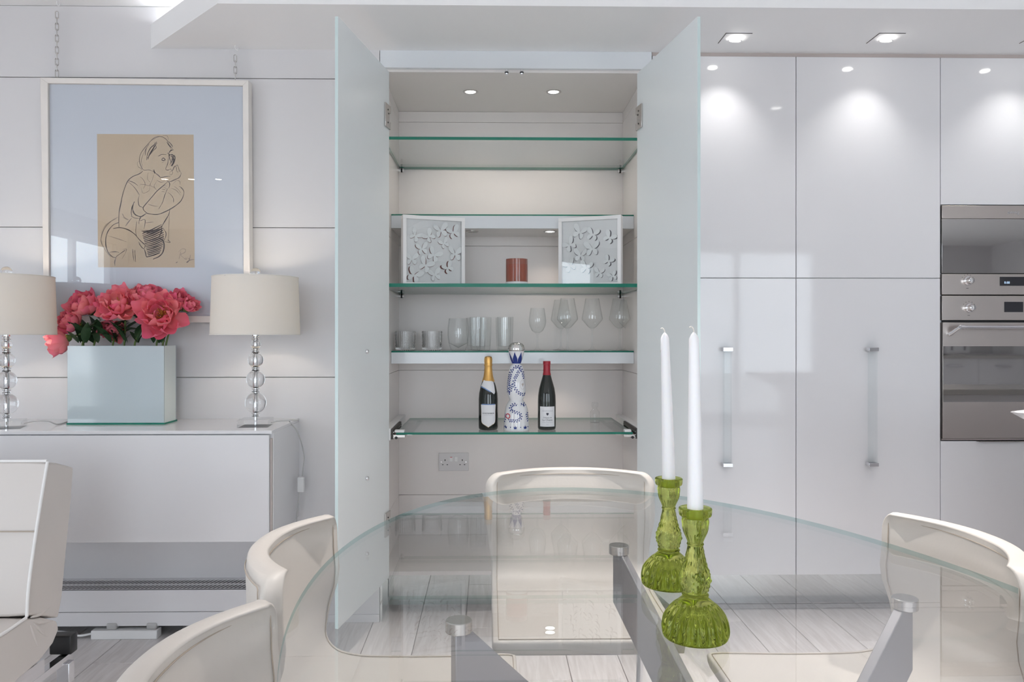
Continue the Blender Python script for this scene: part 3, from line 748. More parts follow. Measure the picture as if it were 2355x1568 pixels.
# ------------------------------------------------------------------ table lamps
def make_lamp(loc, label, ang):
    t = local('table_lamp', label, 'lamp', loc, ang, 'pair of lamps on the sideboard')
    o = MB().box(-0.056, 0.056, -0.056, 0.056, 0.0, 0.028).build('base', M['thin_glass'], t, bevel=0.002)
    balls = [(0.088, 0.0395), (0.176, 0.0345), (0.249, 0.0290), (0.307, 0.0185)]
    ro = MB().cyl((0, 0, 0.001), (0, 0, 0.36), 0.0062, 16).build('rod', M['chrome'], t, smooth=40)
    for z, r in balls:
        pr = []
        for k in range(0, 19):
            a = -PI/2 + PI * k / 18
            rr = r * math.cos(a); zz = z + r * math.sin(a)
            if rr < 0.0075: continue
            pr.append((rr, zz))
        pr += [(0.0072, pr[-1][1]), (0.0072, pr[0][1])]
        MB().lathe(pr, 32, closed=True).build('glass_ball', M['crystal'], t, smooth=60)
    for z in (0.042, 0.1345, 0.2145, 0.2825, 0.332):
        pr = [(0.0072, -0.0065), (0.0135, -0.0065), (0.0145, -0.004), (0.011, -0.001), (0.011, 0.001), (0.0145, 0.004), (0.0135, 0.0065), (0.0072, 0.0065)]
        MB().lathe([(r, z + h) for r, h in pr], 24, closed=True).build('glass_collar', M['crystal'], t, smooth=40)
    MB().cyl((0, 0, 0.339), (0, 0, 0.40), 0.0125, 20).build('socket', M['chrome'], t, smooth=40)
    MB().lathe([(0, 0.495), (0.008, 0.494), (0.020, 0.475), (0.027, 0.452), (0.024, 0.43), (0.013, 0.41), (0.012, 0.40), (0, 0.40)][::-1], 20).build('bulb', M['bulb'], t, smooth=60)
    # drum shade, slightly wider at the foot
    z0, z1, r0, r1 = 0.345, 0.560, 0.163, 0.156
    MB().lathe([(r0, z0), (r1, z1), (r1 - 0.0012, z1), (r0 - 0.0012, z0)], 64, closed=True).build('lamp_shade', M['shade'], t, smooth=40)
    for z, r in ((z0, r0), (z1, r1)):
        MB().tube([(r * math.cos(2*PI*i/64), r * math.sin(2*PI*i/64), z) for i in range(64)], 0.0018, 6, True).build('shade_trim', M['trim_cream'], t, smooth=60)
    hp = MB()
    for a in range(3):
        an = 2*PI*a/3; hp.tube([(0.004*math.cos(an), 0.004*math.sin(an), z1 - 0.006), (r1*math.cos(an), r1*math.sin(an), z1 - 0.003)], 0.0014, 6)
    hp.tube([(0, 0.03*math.cos(2*PI*i/20), 0.48 + 0.072*math.sin(2*PI*i/20)) for i in range(20)], 0.0014, 6, True)
    hp.build('harp', M['chrome'], t, smooth=60)
    MB().cyl((0, 0, z1 - 0.010), (0, 0, z1 + 0.003), 0.007, 14).build('finial_cap', M['chrome'], t, smooth=40)
    MB().lathe([(0, z1 + 0.003), (0.008, z1 + 0.003)] + [(0.0185 * math.cos(a), z1 + 0.018 + 0.0185 * math.sin(a)) for a in [-1.1 + 2.6 * k / 12 for k in range(13)]] + [(0, z1 + 0.0365)], 24).build('finial', M['crystal'], t, smooth=60)
    for zz, e in ((0.462, 9.0),):
        L = bpy.data.lights.new('lamp_light', 'POINT'); L.energy = e; L.color = (1.0, 0.87, 0.72); L.shadow_soft_size = 0.03
        lo = bpy.data.objects.new('lamp_light', L); COL.objects.link(lo); lo.location = (loc[0], loc[1], loc[2] + zz); lo['kind'] = 'helper'
    return t
YLA = 2.885
la = atY(588, 972, YLA); lb = atY(11, 978, YLA - 0.05)
make_lamp((la.x, YLA, SBT), 'crystal ball table lamp by the glass cupboard end of the sideboard', 0.08)
make_lamp((lb.x, YLA - 0.04, SBT), 'crystal ball table lamp on the far side of the peony vase', 0.35)
# their flexes
cpts = [(la.x + 0.055, YLA + 0.01, SBT + 0.012), (la.x + 0.085, YLA + 0.03, SBT + 0.016), (la.x + 0.14, YLA + 0.08, SBT + 0.012), (sbx1 - 0.004, YLA + 0.12, SBT + 0.006), (sbx1 + 0.022, YLA + 0.14, SBT - 0.04)]
for x, y in ((699, 1045), (695, 1095)): cpts.append(tuple(atY(x, y, 3.06)))
cpts2 = [tuple(atY(x, y, 3.06)) for x, y in ((689, 1130), (684, 1170), (683, 1215))] + [(sbx1 + 0.02, 3.08, 0.12), (sbx1 + 0.02, 3.09, 0.006)]
fx = thing('lamp_flex', 'clear lamp flex with inline switch hanging off the sideboard end', 'cable', (sbx1 + 0.02, 3.06, 0))
MB().tube(catmull(cpts, 8), 0.0024, 8).build('cord', M['clear_plastic'], fx, smooth=60)
MB().tube(catmull(cpts2, 8), 0.0024, 8).build('cord', M['clear_plastic'], fx, smooth=60)
q0 = atY(693, 1097, 3.06); q1 = atY(689, 1131, 3.06)
box('inline_switch', M['white_plastic'], (q0.x - 0.014, q0.x + 0.012, 3.05, 3.07, q1.z, q0.z), fx, bevel=0.003)
fb = thing('lamp_flex', 'short clear lamp flex curling on the sideboard beside the vase', 'cable', (lb.x + 0.1, 2.9, SBT))
MB().tube(catmull([(lb.x + 0.052, YLA - 0.02, SBT + 0.014), (lb.x + 0.09, YLA - 0.01, SBT + 0.022), (lb.x + 0.125, YLA + 0.01, SBT + 0.018), (lb.x + 0.140, YLA + 0.04, SBT + 0.0035), (lb.x + 0.13, YLA + 0.12, SBT + 0.0030), (lb.x + 0.10, 3.12, SBT + 0.0030)], 8), 0.0024, 8).build('cord', M['clear_plastic'], fb, smooth=60)

# ------------------------------------------------------------------ glass vase with peonies
YV = atZ(250, 976, SBT).y; v0 = atY(155, 976, YV).x; v1 = atY(377, 976, YV).x
VZ = atY(250, 795, YV).z; YV2 = YV + 0.115; gth = 0.007
va = thing('glass_vase', 'rectangular pale blue-white glass vase full of coral peonies', 'vase', ((v0 + v1) / 2, YV + 0.06, SBT))
zb = SBT + 0.006
box('base', M['edge_green'], (v0 - 0.002, v1 + 0.003, YV - 0.003, YV2 + 0.003, SBT, zb), va)
box('side_pane', M['vase'], (v0, v1, YV, YV + gth, zb, VZ), va, bevel=0.0006)
box('side_pane', M['vase'], (v0, v1, YV2 - gth, YV2, zb, VZ), va, bevel=0.0006)
box('side_pane', M['vase'], (v0, v0 + gth, YV + gth, YV2 - gth, zb, VZ), va)
box('side_pane', M['vase_side'], (v1 - gth, v1, YV + gth, YV2 - gth, zb, VZ), va)

def petal_mesh(name, wd, ln, cup, curl, seed):
    rnd = random.Random(seed); nu, nv = 8, 7; vs = []; fs = []
    ph = rnd.uniform(0, 6)
    for j in range(nv + 1):
        t = j / nv
        prof = math.sin(PI * (0.13 + 0.62 * t)) ** 0.62
        for i in range(nu + 1):
            u = i / nu * 2 - 1
            x = u * wd * 0.5 * prof * (1 - 0.10 * t * t * u * u)
            y = ln * (t - 0.30 * u * u * t ** 3 + 0.035 * math.sin(6 * u + ph) * t ** 4)
            z = cup * (u * u) * prof - curl * t * t + 0.075 * wd * math.sin(6 * u + ph) * t ** 3 + cup * 0.5 * (1 - t)**2
            vs.append((x, y, z))
    for j in range(nv):
        for i in range(nu):
            a = j * (nu + 1) + i; fs.append((a, a + 1, a + nu + 2, a + nu + 1))
    me = bpy.data.meshes.new(name); me.from_pydata(vs, [], fs); me.materials.append(M['petal'])
    me.polygons.foreach_set('use_smooth', [True] * len(fs)); me.update(); return me
PET = [petal_mesh('petal', 0.044, 0.056, 0.012, -0.026, 1), petal_mesh('petal', 0.040, 0.050, 0.014, -0.030, 2), petal_mesh('petal', 0.028, 0.042, 0.010, -0.024, 3), petal_mesh('petal', 0.048, 0.052, 0.010, -0.018, 4)]
def leaf_mesh(ln, wd, bend, fold=0.2):
    vs = []; fs = []; n = 8
    for j in range(n + 1):
        t = j / n; w2 = wd * 0.5 * math.sin(PI * t ** 0.8) ** 0.9 + 0.0006
        z = -bend * t * t
        vs += [(-w2, ln * t, z + w2 * fold), (0, ln * t, z), (w2, ln * t, z + w2 * fold)]
    for j in range(n):
        a = j * 3; fs += [(a, a+1, a+4, a+3), (a+1, a+2, a+5, a+4)]
    me = bpy.data.meshes.new('leaf'); me.from_pydata(vs, [], fs); me.materials.append(M['leaf'])
    me.polygons.foreach_set('use_smooth', [True] * len(fs)); me.update(); return me
LEAF = [leaf_mesh(0.095, 0.034, 0.03), leaf_mesh(0.075, 0.024, 0.015), leaf_mesh(0.10, 0.028, 0.05)]
def put(name, me, parent, Mx):
    o = bpy.data.objects.new(name, me); COL.objects.link(o); o.parent = parent
    o.matrix_parent_inverse = Matrix(); o.matrix_basis = Mx; return o
def frame_from(nrm, roll=0.0):
    z = Vector(nrm).normalized(); q = z.to_track_quat('Z', 'Y'); return q.to_matrix().to_4x4() @ Matrix.Rotation(roll, 4, 'Z')
#            px   py   dY     radius  facing (x, y, z)        openness  label
PEON = [(198, 706, 0.02, 45, (-0.35, -0.70, 0.65), 0.75, 'open coral peony beside the topmost blooms, turned towards the left lamp'),
        (272, 702, -0.03, 48, (0.05, -0.75, 0.65), 0.95, 'wide open coral peony in the middle of the vase showing yellow stamens'),
        (338, 686, 0.05, 44, (0.10, -0.35, 0.95), 0.80, 'topmost coral peony in the vase, facing upwards'),
        (371, 727, -0.05, 54, (0.12, -0.95, 0.32), 1.05, 'largest fully open coral peony with a big yellow centre'),
        (410, 698, 0.03, 38, (0.45, -0.45, 0.75), 0.55, 'half open coral peony behind the largest bloom'),
        (434, 706, 0.00, 27, (0.80, -0.35, 0.35), 0.35, 'small tight coral peony leaning towards the right lamp'),
        (168, 742, 0.00, 40, (-0.60, -0.65, 0.40), 0.70, 'coral peony leaning out just above the drooping one'),
        (140, 782, -0.04, 40, (-0.85, -0.40, -0.30), 0.60, 'drooping coral peony hanging over the vase end'),
        (262, 752, 0.05, 36, (0.15, -0.80, -0.45), 0.55, 'deep pink peony in shade low behind the stems')]
for k, (px, py, dy, rp, fc, op, lb_) in enumerate(PEON):
    rnd = random.Random(100 + k)
    c = atY(px, py, YV + 0.06 + dy); R = rp / 603.0
    nrm = Vector(fc).normalized()
    cen = c - nrm * (R * 0.45)
    foot = Vector((min(max(c.x + rnd.uniform(-0.02, 0.02), v0 + 0.03), v1 - 0.03), YV + 0.058 + rnd.uniform(-0.02, 0.02), SBT + 0.10))
    rim = Vector((min(max(c.x * 0.75 + 0.25 * (v0 + v1) / 2, v0 + 0.02), v1 - 0.02), YV + 0.058 + rnd.uniform(-0.02, 0.02), VZ + 0.01))
    pe = thing('peony', lb_, 'flower', tuple(foot), 'coral peonies in the glass vase')
    o_ = OFF[pe.name]
    pts = catmull([foot, (foot + rim) / 2, rim, cen - nrm * 0.05, cen], 6)
    MB().tube(pts, 0.0036, 8).build('stem', M['stem'], pe, smooth=60)
    bl = MB().lathe([(0, -0.010), (0.010, -0.006), (0.016, 0.004), (0.012, 0.010), (0, 0.012)], 14)
    T = Matrix.Translation(cen) @ frame_from(nrm)
    bl.v = [T @ v for v in bl.v]
    blo = bl.build('bloom', M['stem'], pe, smooth=60)
    s = R / 0.049
    Tl = Matrix.Translation(cen - o_) @ frame_from(nrm, rnd.uniform(0, 6))
    rings = [(9, 14 + 30 * (1 - op), 1.0, 0, 0.000), (9, 32 + 26 * (1 - op), 0.95, 1, 0.004), (8, 50 + 18 * (1 - op), 0.82, 1, 0.007), (7, 66 + 10 * (1 - op), 0.72, 2, 0.009)]
    if op > 0.9: rings = [(10, 8, 1.0, 0, 0.0), (9, 24, 0.95, 1, 0.003), (8, 42, 0.80, 1, 0.006)]
    for (n, el, sc_, pm, zz) in rings:
        for i in range(n):
            az = 2 * PI * (i + rnd.uniform(-0.25, 0.25)) / n + zz * 100
            e_ = math.radians(el + rnd.uniform(-9, 9)); ss = s * sc_ * rnd.uniform(0.86, 1.10)
            Mx = Tl @ Matrix.Rotation(az, 4, 'Z') @ Matrix.Translation((0, 0.006 * s, zz * s)) @ Matrix.Rotation(e_, 4, 'X') @ Matrix.Rotation(rnd.uniform(-0.25, 0.25), 4, 'Y') @ Matrix.Scale(ss, 4)
            put('petal', PET[pm if rnd.random() < 0.75 else 3], blo, Mx)
    stm = MB()
    for i in range(70 if op > 0.9 else 24):
        a = rnd.uniform(0, 2*PI); rr = (rnd.random() ** 0.5) * 0.022 * s
        b0 = T @ Vector((rr * 0.5 * math.cos(a), rr * 0.5 * math.sin(a), 0.006)); b1 = T @ Vector((rr * math.cos(a), rr * math.sin(a), (0.026 + rnd.uniform(0, 0.008)) * s))
        stm.tube([b0, b1], [0.0010, 0.0016], 5)
    so_ = stm.build('stamens', M['stamen'], pe); so_['kind'] = 'stuff'
    # leaves on the stem
    for i in range(9 if k != 5 else 2):
        b = pts[int(len(pts) * rnd.uniform(0.52, 0.80))] - o_
        if i > 5: b = rim + Vector((rnd.uniform(-0.02, 0.02), 0, 0.0)) - o_
        az = rnd.uniform(0, 2*PI); el = math.radians(rnd.uniform(28, 68) if i <= 5 else rnd.uniform(48, 80))
        Mx = Matrix.Translation(b) @ Matrix.Rotation(az, 4, 'Z') @ Matrix.Rotation(el, 4, 'X') @ Matrix.Rotation(rnd.uniform(-0.6, 0.6), 4, 'Y')
        put('leaf', LEAF[rnd.randrange(3)], pe, Mx)

# ------------------------------------------------------------------ framed drawing hanging on chains
YP = 3.075
def ip(x, y): return atY(x, y, YP)
A_, B_, C_, D_ = ip(92, 178), ip(571, 184), ip(575, 741), ip(101, 741)
a_, b_, c_, d_ = ip(109.5, 191), ip(558, 196.5), ip(560, 726.5), ip(113, 726.5)
pf = thing('framed_drawing', 'large framed pencil drawing of a seated woman on tan paper', 'picture', ((A_.x + C_.x) / 2, YP + 0.03, C_.z))
def quadbar(name, q, y0, y1, mat, par, bevel=0.0015):
    return MB().prism([(p.x, p.z) for p in q], y0, y1, 'y').build(name, mat, par, bevel=bevel)
for q in ((A_, B_, b_, a_), (B_, C_, c_, b_), (C_, D_, d_, c_), (D_, A_, a_, d_)):
    quadbar('frame_rail', q, YP, YP + 0.045, M['frame_wood'], pf)
quadbar('mount_board', (a_, b_, c_, d_), YP + 0.014, YP + 0.018, M['mat_board'], pf, 0)
quadbar('glass', (a_, b_, c_, d_), YP + 0.008, YP + 0.010, M['pic_glass'], pf, 0)
quadbar('back_board', (a_, b_, c_, d_), YP + 0.020, YP + 0.040, M['seam'], pf, 0)
YQ = YP + 0.0132
P_ = [atY(x, y, YQ) for x, y in ((223, 308), (445, 309.5), (447.5, 615), (225.5, 614.5))]
quadbar('paper', P_, YQ, YQ + 0.0006, M['paper'], pf, 0)
STROKES = [
 # head, hair
 (3, [(690,470),(640,450),(590,450),(560,420),(540,350),(560,280),(600,220),(650,160),(700,120),(760,105),(820,140),(850,200),(870,250)]),
 (2, [(540,350),(520,380),(530,420),(560,440),(545,480)]), (2, [(610,230),(575,300),(560,360),(575,420)]),
 (4, [(720,160),(690,190),(650,230),(625,290),(615,350)]), (4, [(700,200),(660,260),(635,310),(630,340)]), (3, [(690,170),(715,220),(690,250),(655,290)]), (3, [(640,180),(610,240),(600,300)]),
 (2, [(760,110),(800,95),(830,110),(840,150)]),
 (4, [(825,165),(850,200),(880,230)]), (3, [(840,160),(870,190),(885,215)]), (3, [(850,170),(880,200)]),
 # face
 (3, [(735,310),(770,290),(815,292)]), (4, [(770,340),(790,330),(805,345),(785,355),(768,345)]), (2, [(775,375),(800,365)]),
 (4, [(832,275),(848,290),(850,320),(870,370)]), (5, [(845,275),(865,250),(890,243)]), (5, [(850,300),(880,295),(905,320),(900,370),(875,415)]), (4, [(860,310),(890,330),(885,380),(868,410)]), (4, [(870,300),(895,345),(880,400)]),
 (3, [(840,330),(830,390),(815,440),(835,455),(860,440)]), (2, [(850,480),(870,465),(885,480),(870,500),(852,492)]),
 (3, [(690,440),(700,480),(740,510),(760,527),(830,515),(860,518)]), (4, [(680,445),(700,490)]), (2, [(720,560),(760,578),(800,570)]),
 # hand
 (3, [(860,440),(880,460),(895,430),(910,410),(925,440),(920,470)]), (3, [(915,415),(935,400),(950,440),(955,475)]), (3, [(955,455),(972,490),(950,530),(910,550),(870,568),(835,570),(822,540)]), (2, [(930,460),(940,480)]),
 # shoulder, back, sleeve
 (4, [(575,465),(540,490),(470,520),(425,560),(390,630),(365,720),(350,800),(335,870),(328,950),(330,1040)]), (3, [(420,570),(460,600),(500,650),(540,710)]),
 (3, [(425,560),(480,580),(520,610)]), (3, [(540,715),(530,760),(540,820),(580,840)]), (2, [(560,640),(570,680),(600,690),(640,660),(645,620)]),
 (2, [(545,520),(580,550),(600,600),(580,650)]), (2, [(630,480),(620,540),(650,580)]), (2, [(690,500),(670,560),(650,610),(700,630)]), (2, [(720,570),(690,620),(720,660)]), (2, [(545,600),(600,600),(640,615),(655,585)]),
 # forearms
 (4, [(830,575),(790,610),(720,670),(660,740),(600,810),(580,850),(610,890),(640,905),(720,908),(800,885),(880,840),(950,790),(985,740),(998,680),(980,640),(950,620)]),
 (3, [(830,640),(800,720),(775,790),(740,855)]), (2, [(625,800),(680,820),(740,830)]), (3, [(835,685),(870,710),(890,750),(890,785)]), (2, [(870,640),(920,660),(960,710)]), (2, [(880,600),(920,560),(955,570),(960,600)]), (2, [(900,620),(940,650),(965,690)]),
 (2, [(780,610),(820,620)]), (2, [(785,630),(815,640)]), (2, [(775,650),(808,658)]), (2, [(770,670),(800,676)]), (3, [(840,570),(855,600),(845,640)]),
 (5, [(490,780),(465,830),(455,890),(460,925)]), (4, [(480,800),(470,850),(480,890),(510,920),(560,930),(610,900)]), (3, [(455,925),(500,945),(560,950)]), (3, [(475,870),(500,910),(550,940)]),
 # torso and skirt
 (4, [(855,850),(840,910),(810,970),(770,1030)]), (2, [(850,890),(845,1000),(840,1180)]), (3, [(600,900),(560,930),(540,970),(535,1010)]), (3, [(460,945),(430,985),(400,1030)]), (3, [(365,900),(390,940),(430,965)]), (2, [(370,940),(420,965)]), (3, [(510,985),(500,1080),(510,1140)]), (3, [(545,975),(600,968),(590,1060)]), (2, [(600,995),(690,985)]),
 # thighs
 (4, [(270,1055),(340,1045),(420,1065),(490,1110),(540,1170),(590,1220)]), (4, [(330,990),(270,1020),(220,1080),(195,1150),(195,1230),(215,1300),(260,1345),(300,1355)]), (3, [(320,940),(250,980),(190,1040),(150,1120),(150,1200),(190,1280),(240,1340)]), (2, [(300,950),(200,1010),(145,1100)]),
 (2, [(215,1130),(320,1160),(410,1190)]), (3, [(300,1355),(285,1400),(288,1440)]), (3, [(230,1300),(290,1295),(330,1300)]), (3, [(300,1350),(350,1310),(395,1280)]), (2, [(370,1270),(405,1265),(395,1310),(360,1370)]), (3, [(470,1270),(475,1340),(485,1395)]), (3, [(495,1275),(495,1350),(503,1398)]),
 (3, [(530,1195),(560,1240),(590,1260),(600,1225),(570,1195)]), (2, [(535,1210),(570,1250)]),
 (4, [(590,1265),(605,1310),(615,1345),(640,1340)]), (5, [(740,1150),(780,1180),(795,1230),(780,1300),(740,1345),(680,1370)]), (4, [(770,1030),(765,1090),(740,1150)]), (3, [(780,1050),(815,1100),(810,1150),(785,1185)]), (3, [(790,1190),(855,1200),(830,1170)]),
 # signature
 (2, [(965,1290),(955,1330),(950,1370)]), (2, [(945,1300),(980,1265),(1015,1270),(1005,1300),(965,1325),(990,1350),(1010,1372)]), (2, [(1020,1355),(1010,1365),(1020,1375),(1032,1362),(1020,1355)]), (2, [(1040,1350),(1048,1368),(1062,1350)]), (3, [(1066,1330),(1058,1370),(1040,1400),(1030,1405),(1060,1380),(1105,1372)]), (3, [(915,1408),(935,1398)]),
]
for i in range(15):   # hatching of the skirt
    t0 = i / 14
    xa, ya = 570 + 62 * t0, 1108 + 235 * t0; xb, yb = 768 + 26 * math.sin(t0 * PI) - 40 * max(0, t0 - 0.6), 1012 + 290 * t0
    STROKES.append((6, [(xa, ya), ((xa + xb) / 2, (ya + yb) / 2 + 6), (xb, yb)]))
for i in range(9): STROKES.append((3, [(560 + 10 * i, 1085 + 3 * i), (600 + 20 * i, 1075 - 2 * i)]))
for i in range(8): STROKES.append((3, [(625 + 10 * i, 330 - 18 * i), (665 + 8 * i, 270 - 14 * i)]))
for i in range(6): STROKES.append((3, [(850 + 6 * i, 400 - 16 * i), (885 + 4 * i, 355 - 12 * i)]))
dr_d, dr_l = MB(), MB(); YS_ = YQ - 0.0004
rs = random.Random(21)
for wdt, pts in [(w_ * 0.62, [(x + rs.uniform(-4, 4), y + rs.uniform(-4, 4)) for x, y in p]) for w_, p in STROKES for _ in range(2 if w_ <= 3 else 3)]:
    cp = catmull([(200 + x / 4.4815, 290 + y / 4.4815, 0) for x, y in pts], 5)
    cp = [atY(p.x, p.y, YS_) for p in cp]; n = len(cp); vs = []; fs = []
    for i, p in enumerate(cp):
        a = cp[max(0, i-1)]; b = cp[min(n-1, i+1)]; d = (b - a); d.y = 0
        if d.length < 1e-9: d = Vector((1, 0, 0))
        d.normalize(); pr = (0.35 + 0.65 * math.sin(PI * (i + 0.6) / (n + 0.2))) * wdt * 0.00043
        nn = Vector((-d.z, 0, d.x)) * pr; vs += [p - nn, p + nn]
    for i in range(n - 1): fs.append((2*i, 2*i+1, 2*i+3, 2*i+2))
    (dr_d if wdt >= 1.8 else dr_l).add(vs, fs)
o = dr_d.build('pencil_lines', M['pencil'], pf); o['kind'] = 'stuff'
o = dr_l.build('faint_pencil_lines', M['pencil2'], pf); o['kind'] = 'stuff'
# hanging chains
def chain(px, y0, y1, Y, label, zt, slack):
    top = atY(px, y0, Y); bot = atY(px, y1, Y)
    c = thing('picture_chain', label, 'chain', (top.x, Y, bot.z), 'chains holding the framed drawing')
    MB().tube(catmull([(top.x, Y, zt), (top.x, Y, zt - 0.012), (top.x + 0.010, Y, zt - 0.020), (top.x + 0.012, Y, zt - 0.010)], 4), 0.002, 8).build('hook', M['white_plastic'], c, smooth=60)
    z = top.z; LN, RD = 0.030, 0.0016; i = 0; pit = LN - 4 * RD
    while z - LN > bot.z - 0.012:
        pts = []
        for k in range(24):
            a = 2 * PI * k / 24; hx_ = 0.0056 * math.cos(a); hz_ = (LN/2 - 0.0056) * (1 if math.sin(a) > 0 else -1) + 0.0056 * math.sin(a)
            tw = 0.35 if i % 2 == 0 else 0.35 + PI/2
            pts.append((top.x + hx_ * math.cos(tw), Y + hx_ * math.sin(tw), z - LN/2 + hz_))
        MB().tube(pts, RD, 6, True).build('link', M['steel2'], c, smooth=60)
        z -= pit; i += 1
chain(131, 26, 176, 3.10, 'long steel chain holding up the drawing near the left lamp', ZC, 0)
chain(541, 126, 181, 3.10, 'short steel chain hanging from the dropped ceiling to the drawing', ZS, 0)

# ------------------------------------------------------------------ shadow boxes of paper butterflies
def wing_outline(sc):
    up = [(0, 0.1), (0.35, 0.75), (0.75, 1.0), (1.05, 0.85), (1.0, 0.45), (0.62, 0.10), (0.30, 0.0)]
    lo = [(0.30, 0.0), (0.62, -0.10), (0.78, -0.42), (0.62, -0.78), (0.32, -0.72), (0.06, -0.25), (0, -0.1)]
    pts = catmull([(x, y, 0) for x, y in up], 3)[:-1] + catmull([(x, y, 0) for x, y in lo], 3)
    return [(p.x * sc, p.y * sc) for p in pts]
def butterfly_box(name, label, e0, e1, ztop0, Yn, Yf, tone, specs, group):
    """e0: near lower corner, e1: far lower corner of the front face (plan), facing the middle of the cupboard"""
    a = Vector((e0[0], e0[1], 0)); b = Vector((e1[0], e1[1], 0)); d = (b - a); Wd = d.length; d.normalize()
    n = Vector((d.y, -d.x, 0)); n = n if n.y < 0 else -n          # front normal, towards the viewer
    H_ = ztop0 - SH2[1]; T = 0.036
    t = thing(name, label, 'box frame', tuple((a + b) / 2 + Vector((0, 0, SH2[1]))), group)
    def P(u, v, w): q = a + d * u - n * w; return Vector((q.x, q.y, SH2[1] + v))
    def bar(u0, u1, v0, v1, w0, w1, nm, m, bev=0.0):
        vs = [P(u, v, w) for w in (w0, w1) for v in (v0, v1) for u in (u0, u1)]
        mb = MB().add(vs, [(0, 1, 3, 2), (4, 6, 7, 5), (0, 4, 5, 1), (2, 3, 7, 6), (0, 2, 6, 4), (1, 5, 7, 3)])
        return mb.build(nm, m, t, bevel=bev)
    f = 0.016
    bar(0, Wd, 0, f, 0, T, 'frame_rail', M['frame_white'], 0.001); bar(0, Wd, H_ - f, H_, 0, T, 'frame_rail', M['frame_white'], 0.001)
    bar(0, f, f, H_ - f, 0, T, 'frame_rail', M['frame_white'], 0.001); bar(Wd - f, Wd, f, H_ - f, 0, T, 'frame_rail', M['frame_white'], 0.001)
    bar(f, Wd - f, f, H_ - f, T - 0.017, T - 0.013, 'back_board', M['board'])
    bar(f, Wd - f, f, H_ - f, 0.0012, 0.0028, 'glass', M['pic_glass'])
    rnd = random.Random(len(label))
    for (u, v, s_, rot, fold) in specs:
        s_ *= 1.5; fold *= 0.42
        u = f + u * (Wd - 2*f); v = f + v * (H_ - 2*f)
        ow = wing_outline(s_); ca, sa = math.cos(rot), math.sin(rot)
        up = MB(); un = MB(); bsh = rnd.choice((-0.0050, -0.0032, -0.0012, 0.0012, 0.0036, 0.0048))
        for side in (1, -1):
            k = len(ow)
            th = fold
            pv = []; pu = []
            for x, y in ow:
                w_ = abs(x) * math.sin(th)
                xx_, yy_ = side * x * math.cos(th), y
                pv.append(P(u + xx_ * ca - yy_ * sa, v + xx_ * sa + yy_ * ca, T - 0.0195 - w_))
                x2, y2 = side * x * 0.92, y * 0.98
                ox, oy = bsh, -0.0015
                pu.append(P(u + ox + x2 * ca - y2 * sa, v + oy + x2 * sa + y2 * ca, T - 0.0178))
            up.add(pv, [list(range(k))]); un.add(pu, [list(range(k))])
        bo = up.build('butterfly', M['butter'], t, solid=0.0004)
        un.build('butterfly_backing', tone, bo)
rb = random.Random(5)
def specs_for(seed, n):
    r = random.Random(seed); out = []
    tries = 0
    while len(out) < n and tries < 4000:
        tries += 1
        u, v = r.uniform(0.10, 0.90), r.uniform(0.10, 0.90)
        if all((u - a[0])**2 * 0.8 + (v - a[1])**2 * 1.0 > 0.045 for a in out) and abs(v - (0.32 + 0.45 * u)) < 0.44:
            out.append((u, v, r.uniform(0.015, 0.024), r.uniform(-0.9, 0.9), r.uniform(0.45, 0.95)))
    return out
YN1, YN2 = 3.30, 3.40
zt = zY(493.5, YN1)
nl, fl_ = atY(927, 600, YN1), atY(1069.5, 600, YN2)
butterfly_box('butterfly_frame', 'white box frame of paper butterflies with maroon backs on the glass shelf', (nl.x, YN1), (fl_.x, YN2), zt, YN1, YN2, M['maroon'], specs_for(3, 15), 'butterfly box frames')
nr, fr_ = atY(1428, 600, YN1 - 0.01), atY(1284, 600, YN2)
butterfly_box('butterfly_frame', 'white box frame of paper butterflies with slate grey backs on the glass shelf', (nr.x, YN1 - 0.01), (fr_.x, YN2), zt, YN1, YN2, M['slate'], specs_for(11, 15), 'butterfly box frames')
# russet candle jar
cj = atZ(1188.5, 651, SH2[1]); cj = Vector((atY(1188.5, 600, 3.30).x, 3.30, SH2[1]))
jr = 0.0475; jh = zY(596, 3.30) - SH2[1]
t = thing('candle_jar', 'russet glass candle jar with a white base between the butterfly frames', 'candle', tuple(cj))
MB().lathe([(0, 0), (jr * 0.97, 0), (jr, 0.002), (jr, 0.016), (0, 0.016)], 40, cj).build('base', M['white_plastic'], t, smooth=40)
MB().lathe([(0, 0.0162), (jr, 0.0162), (jr, jh - 0.024), (0, jh - 0.024)], 40, cj).build('wax_glass', M['candle_red'], t, smooth=40)
MB().lathe([(jr, jh - 0.024), (jr, jh), (jr - 0.004, jh), (jr - 0.004, jh - 0.0235), (0, jh - 0.0235)], 40, cj).build('rim', M['candle_rim'], t, smooth=40)

# ------------------------------------------------------------------ glasses on the box shelf
def glass_obj(name, label, prof, px, Y, group, n=40, rf=None, cat='glass', z=None, mat='thin_glass'):
    c = atY(px, 800, Y); c = Vector((c.x, Y, BLT if z is None else z))
    m = MB().lathe(prof, n, c, rf)
    o = m.build(name, M[mat], None, smooth=50); return tag(o, label, cat, group)
def hollow(outer, th, base):
    inner = [(max(r - th, 0.0006), z) for r, z in outer if z > base]
    return [(0, 0)] + outer + [(outer[-1][0] - th * 0.5, outer[-1][1] + th * 0.4)] + inner[::-1] + [(0, base)]
tumbler_round = hollow([(0.030, 0), (0.034, 0.003), (0.045, 0.035), (0.0495, 0.070), (0.0485, 0.105), (0.043, 0.148)], 0.0016, 0.012)
highball = hollow([(0.028, 0), (0.030, 0.003), (0.033, 0.02), (0.036, 0.08), (0.0375, 0.154)], 0.0018, 0.018)
cut = hollow([(0.040, 0), (0.0435, 0.004), (0.0445, 0.05), (0.0455, 0.090)], 0.004, 0.012)
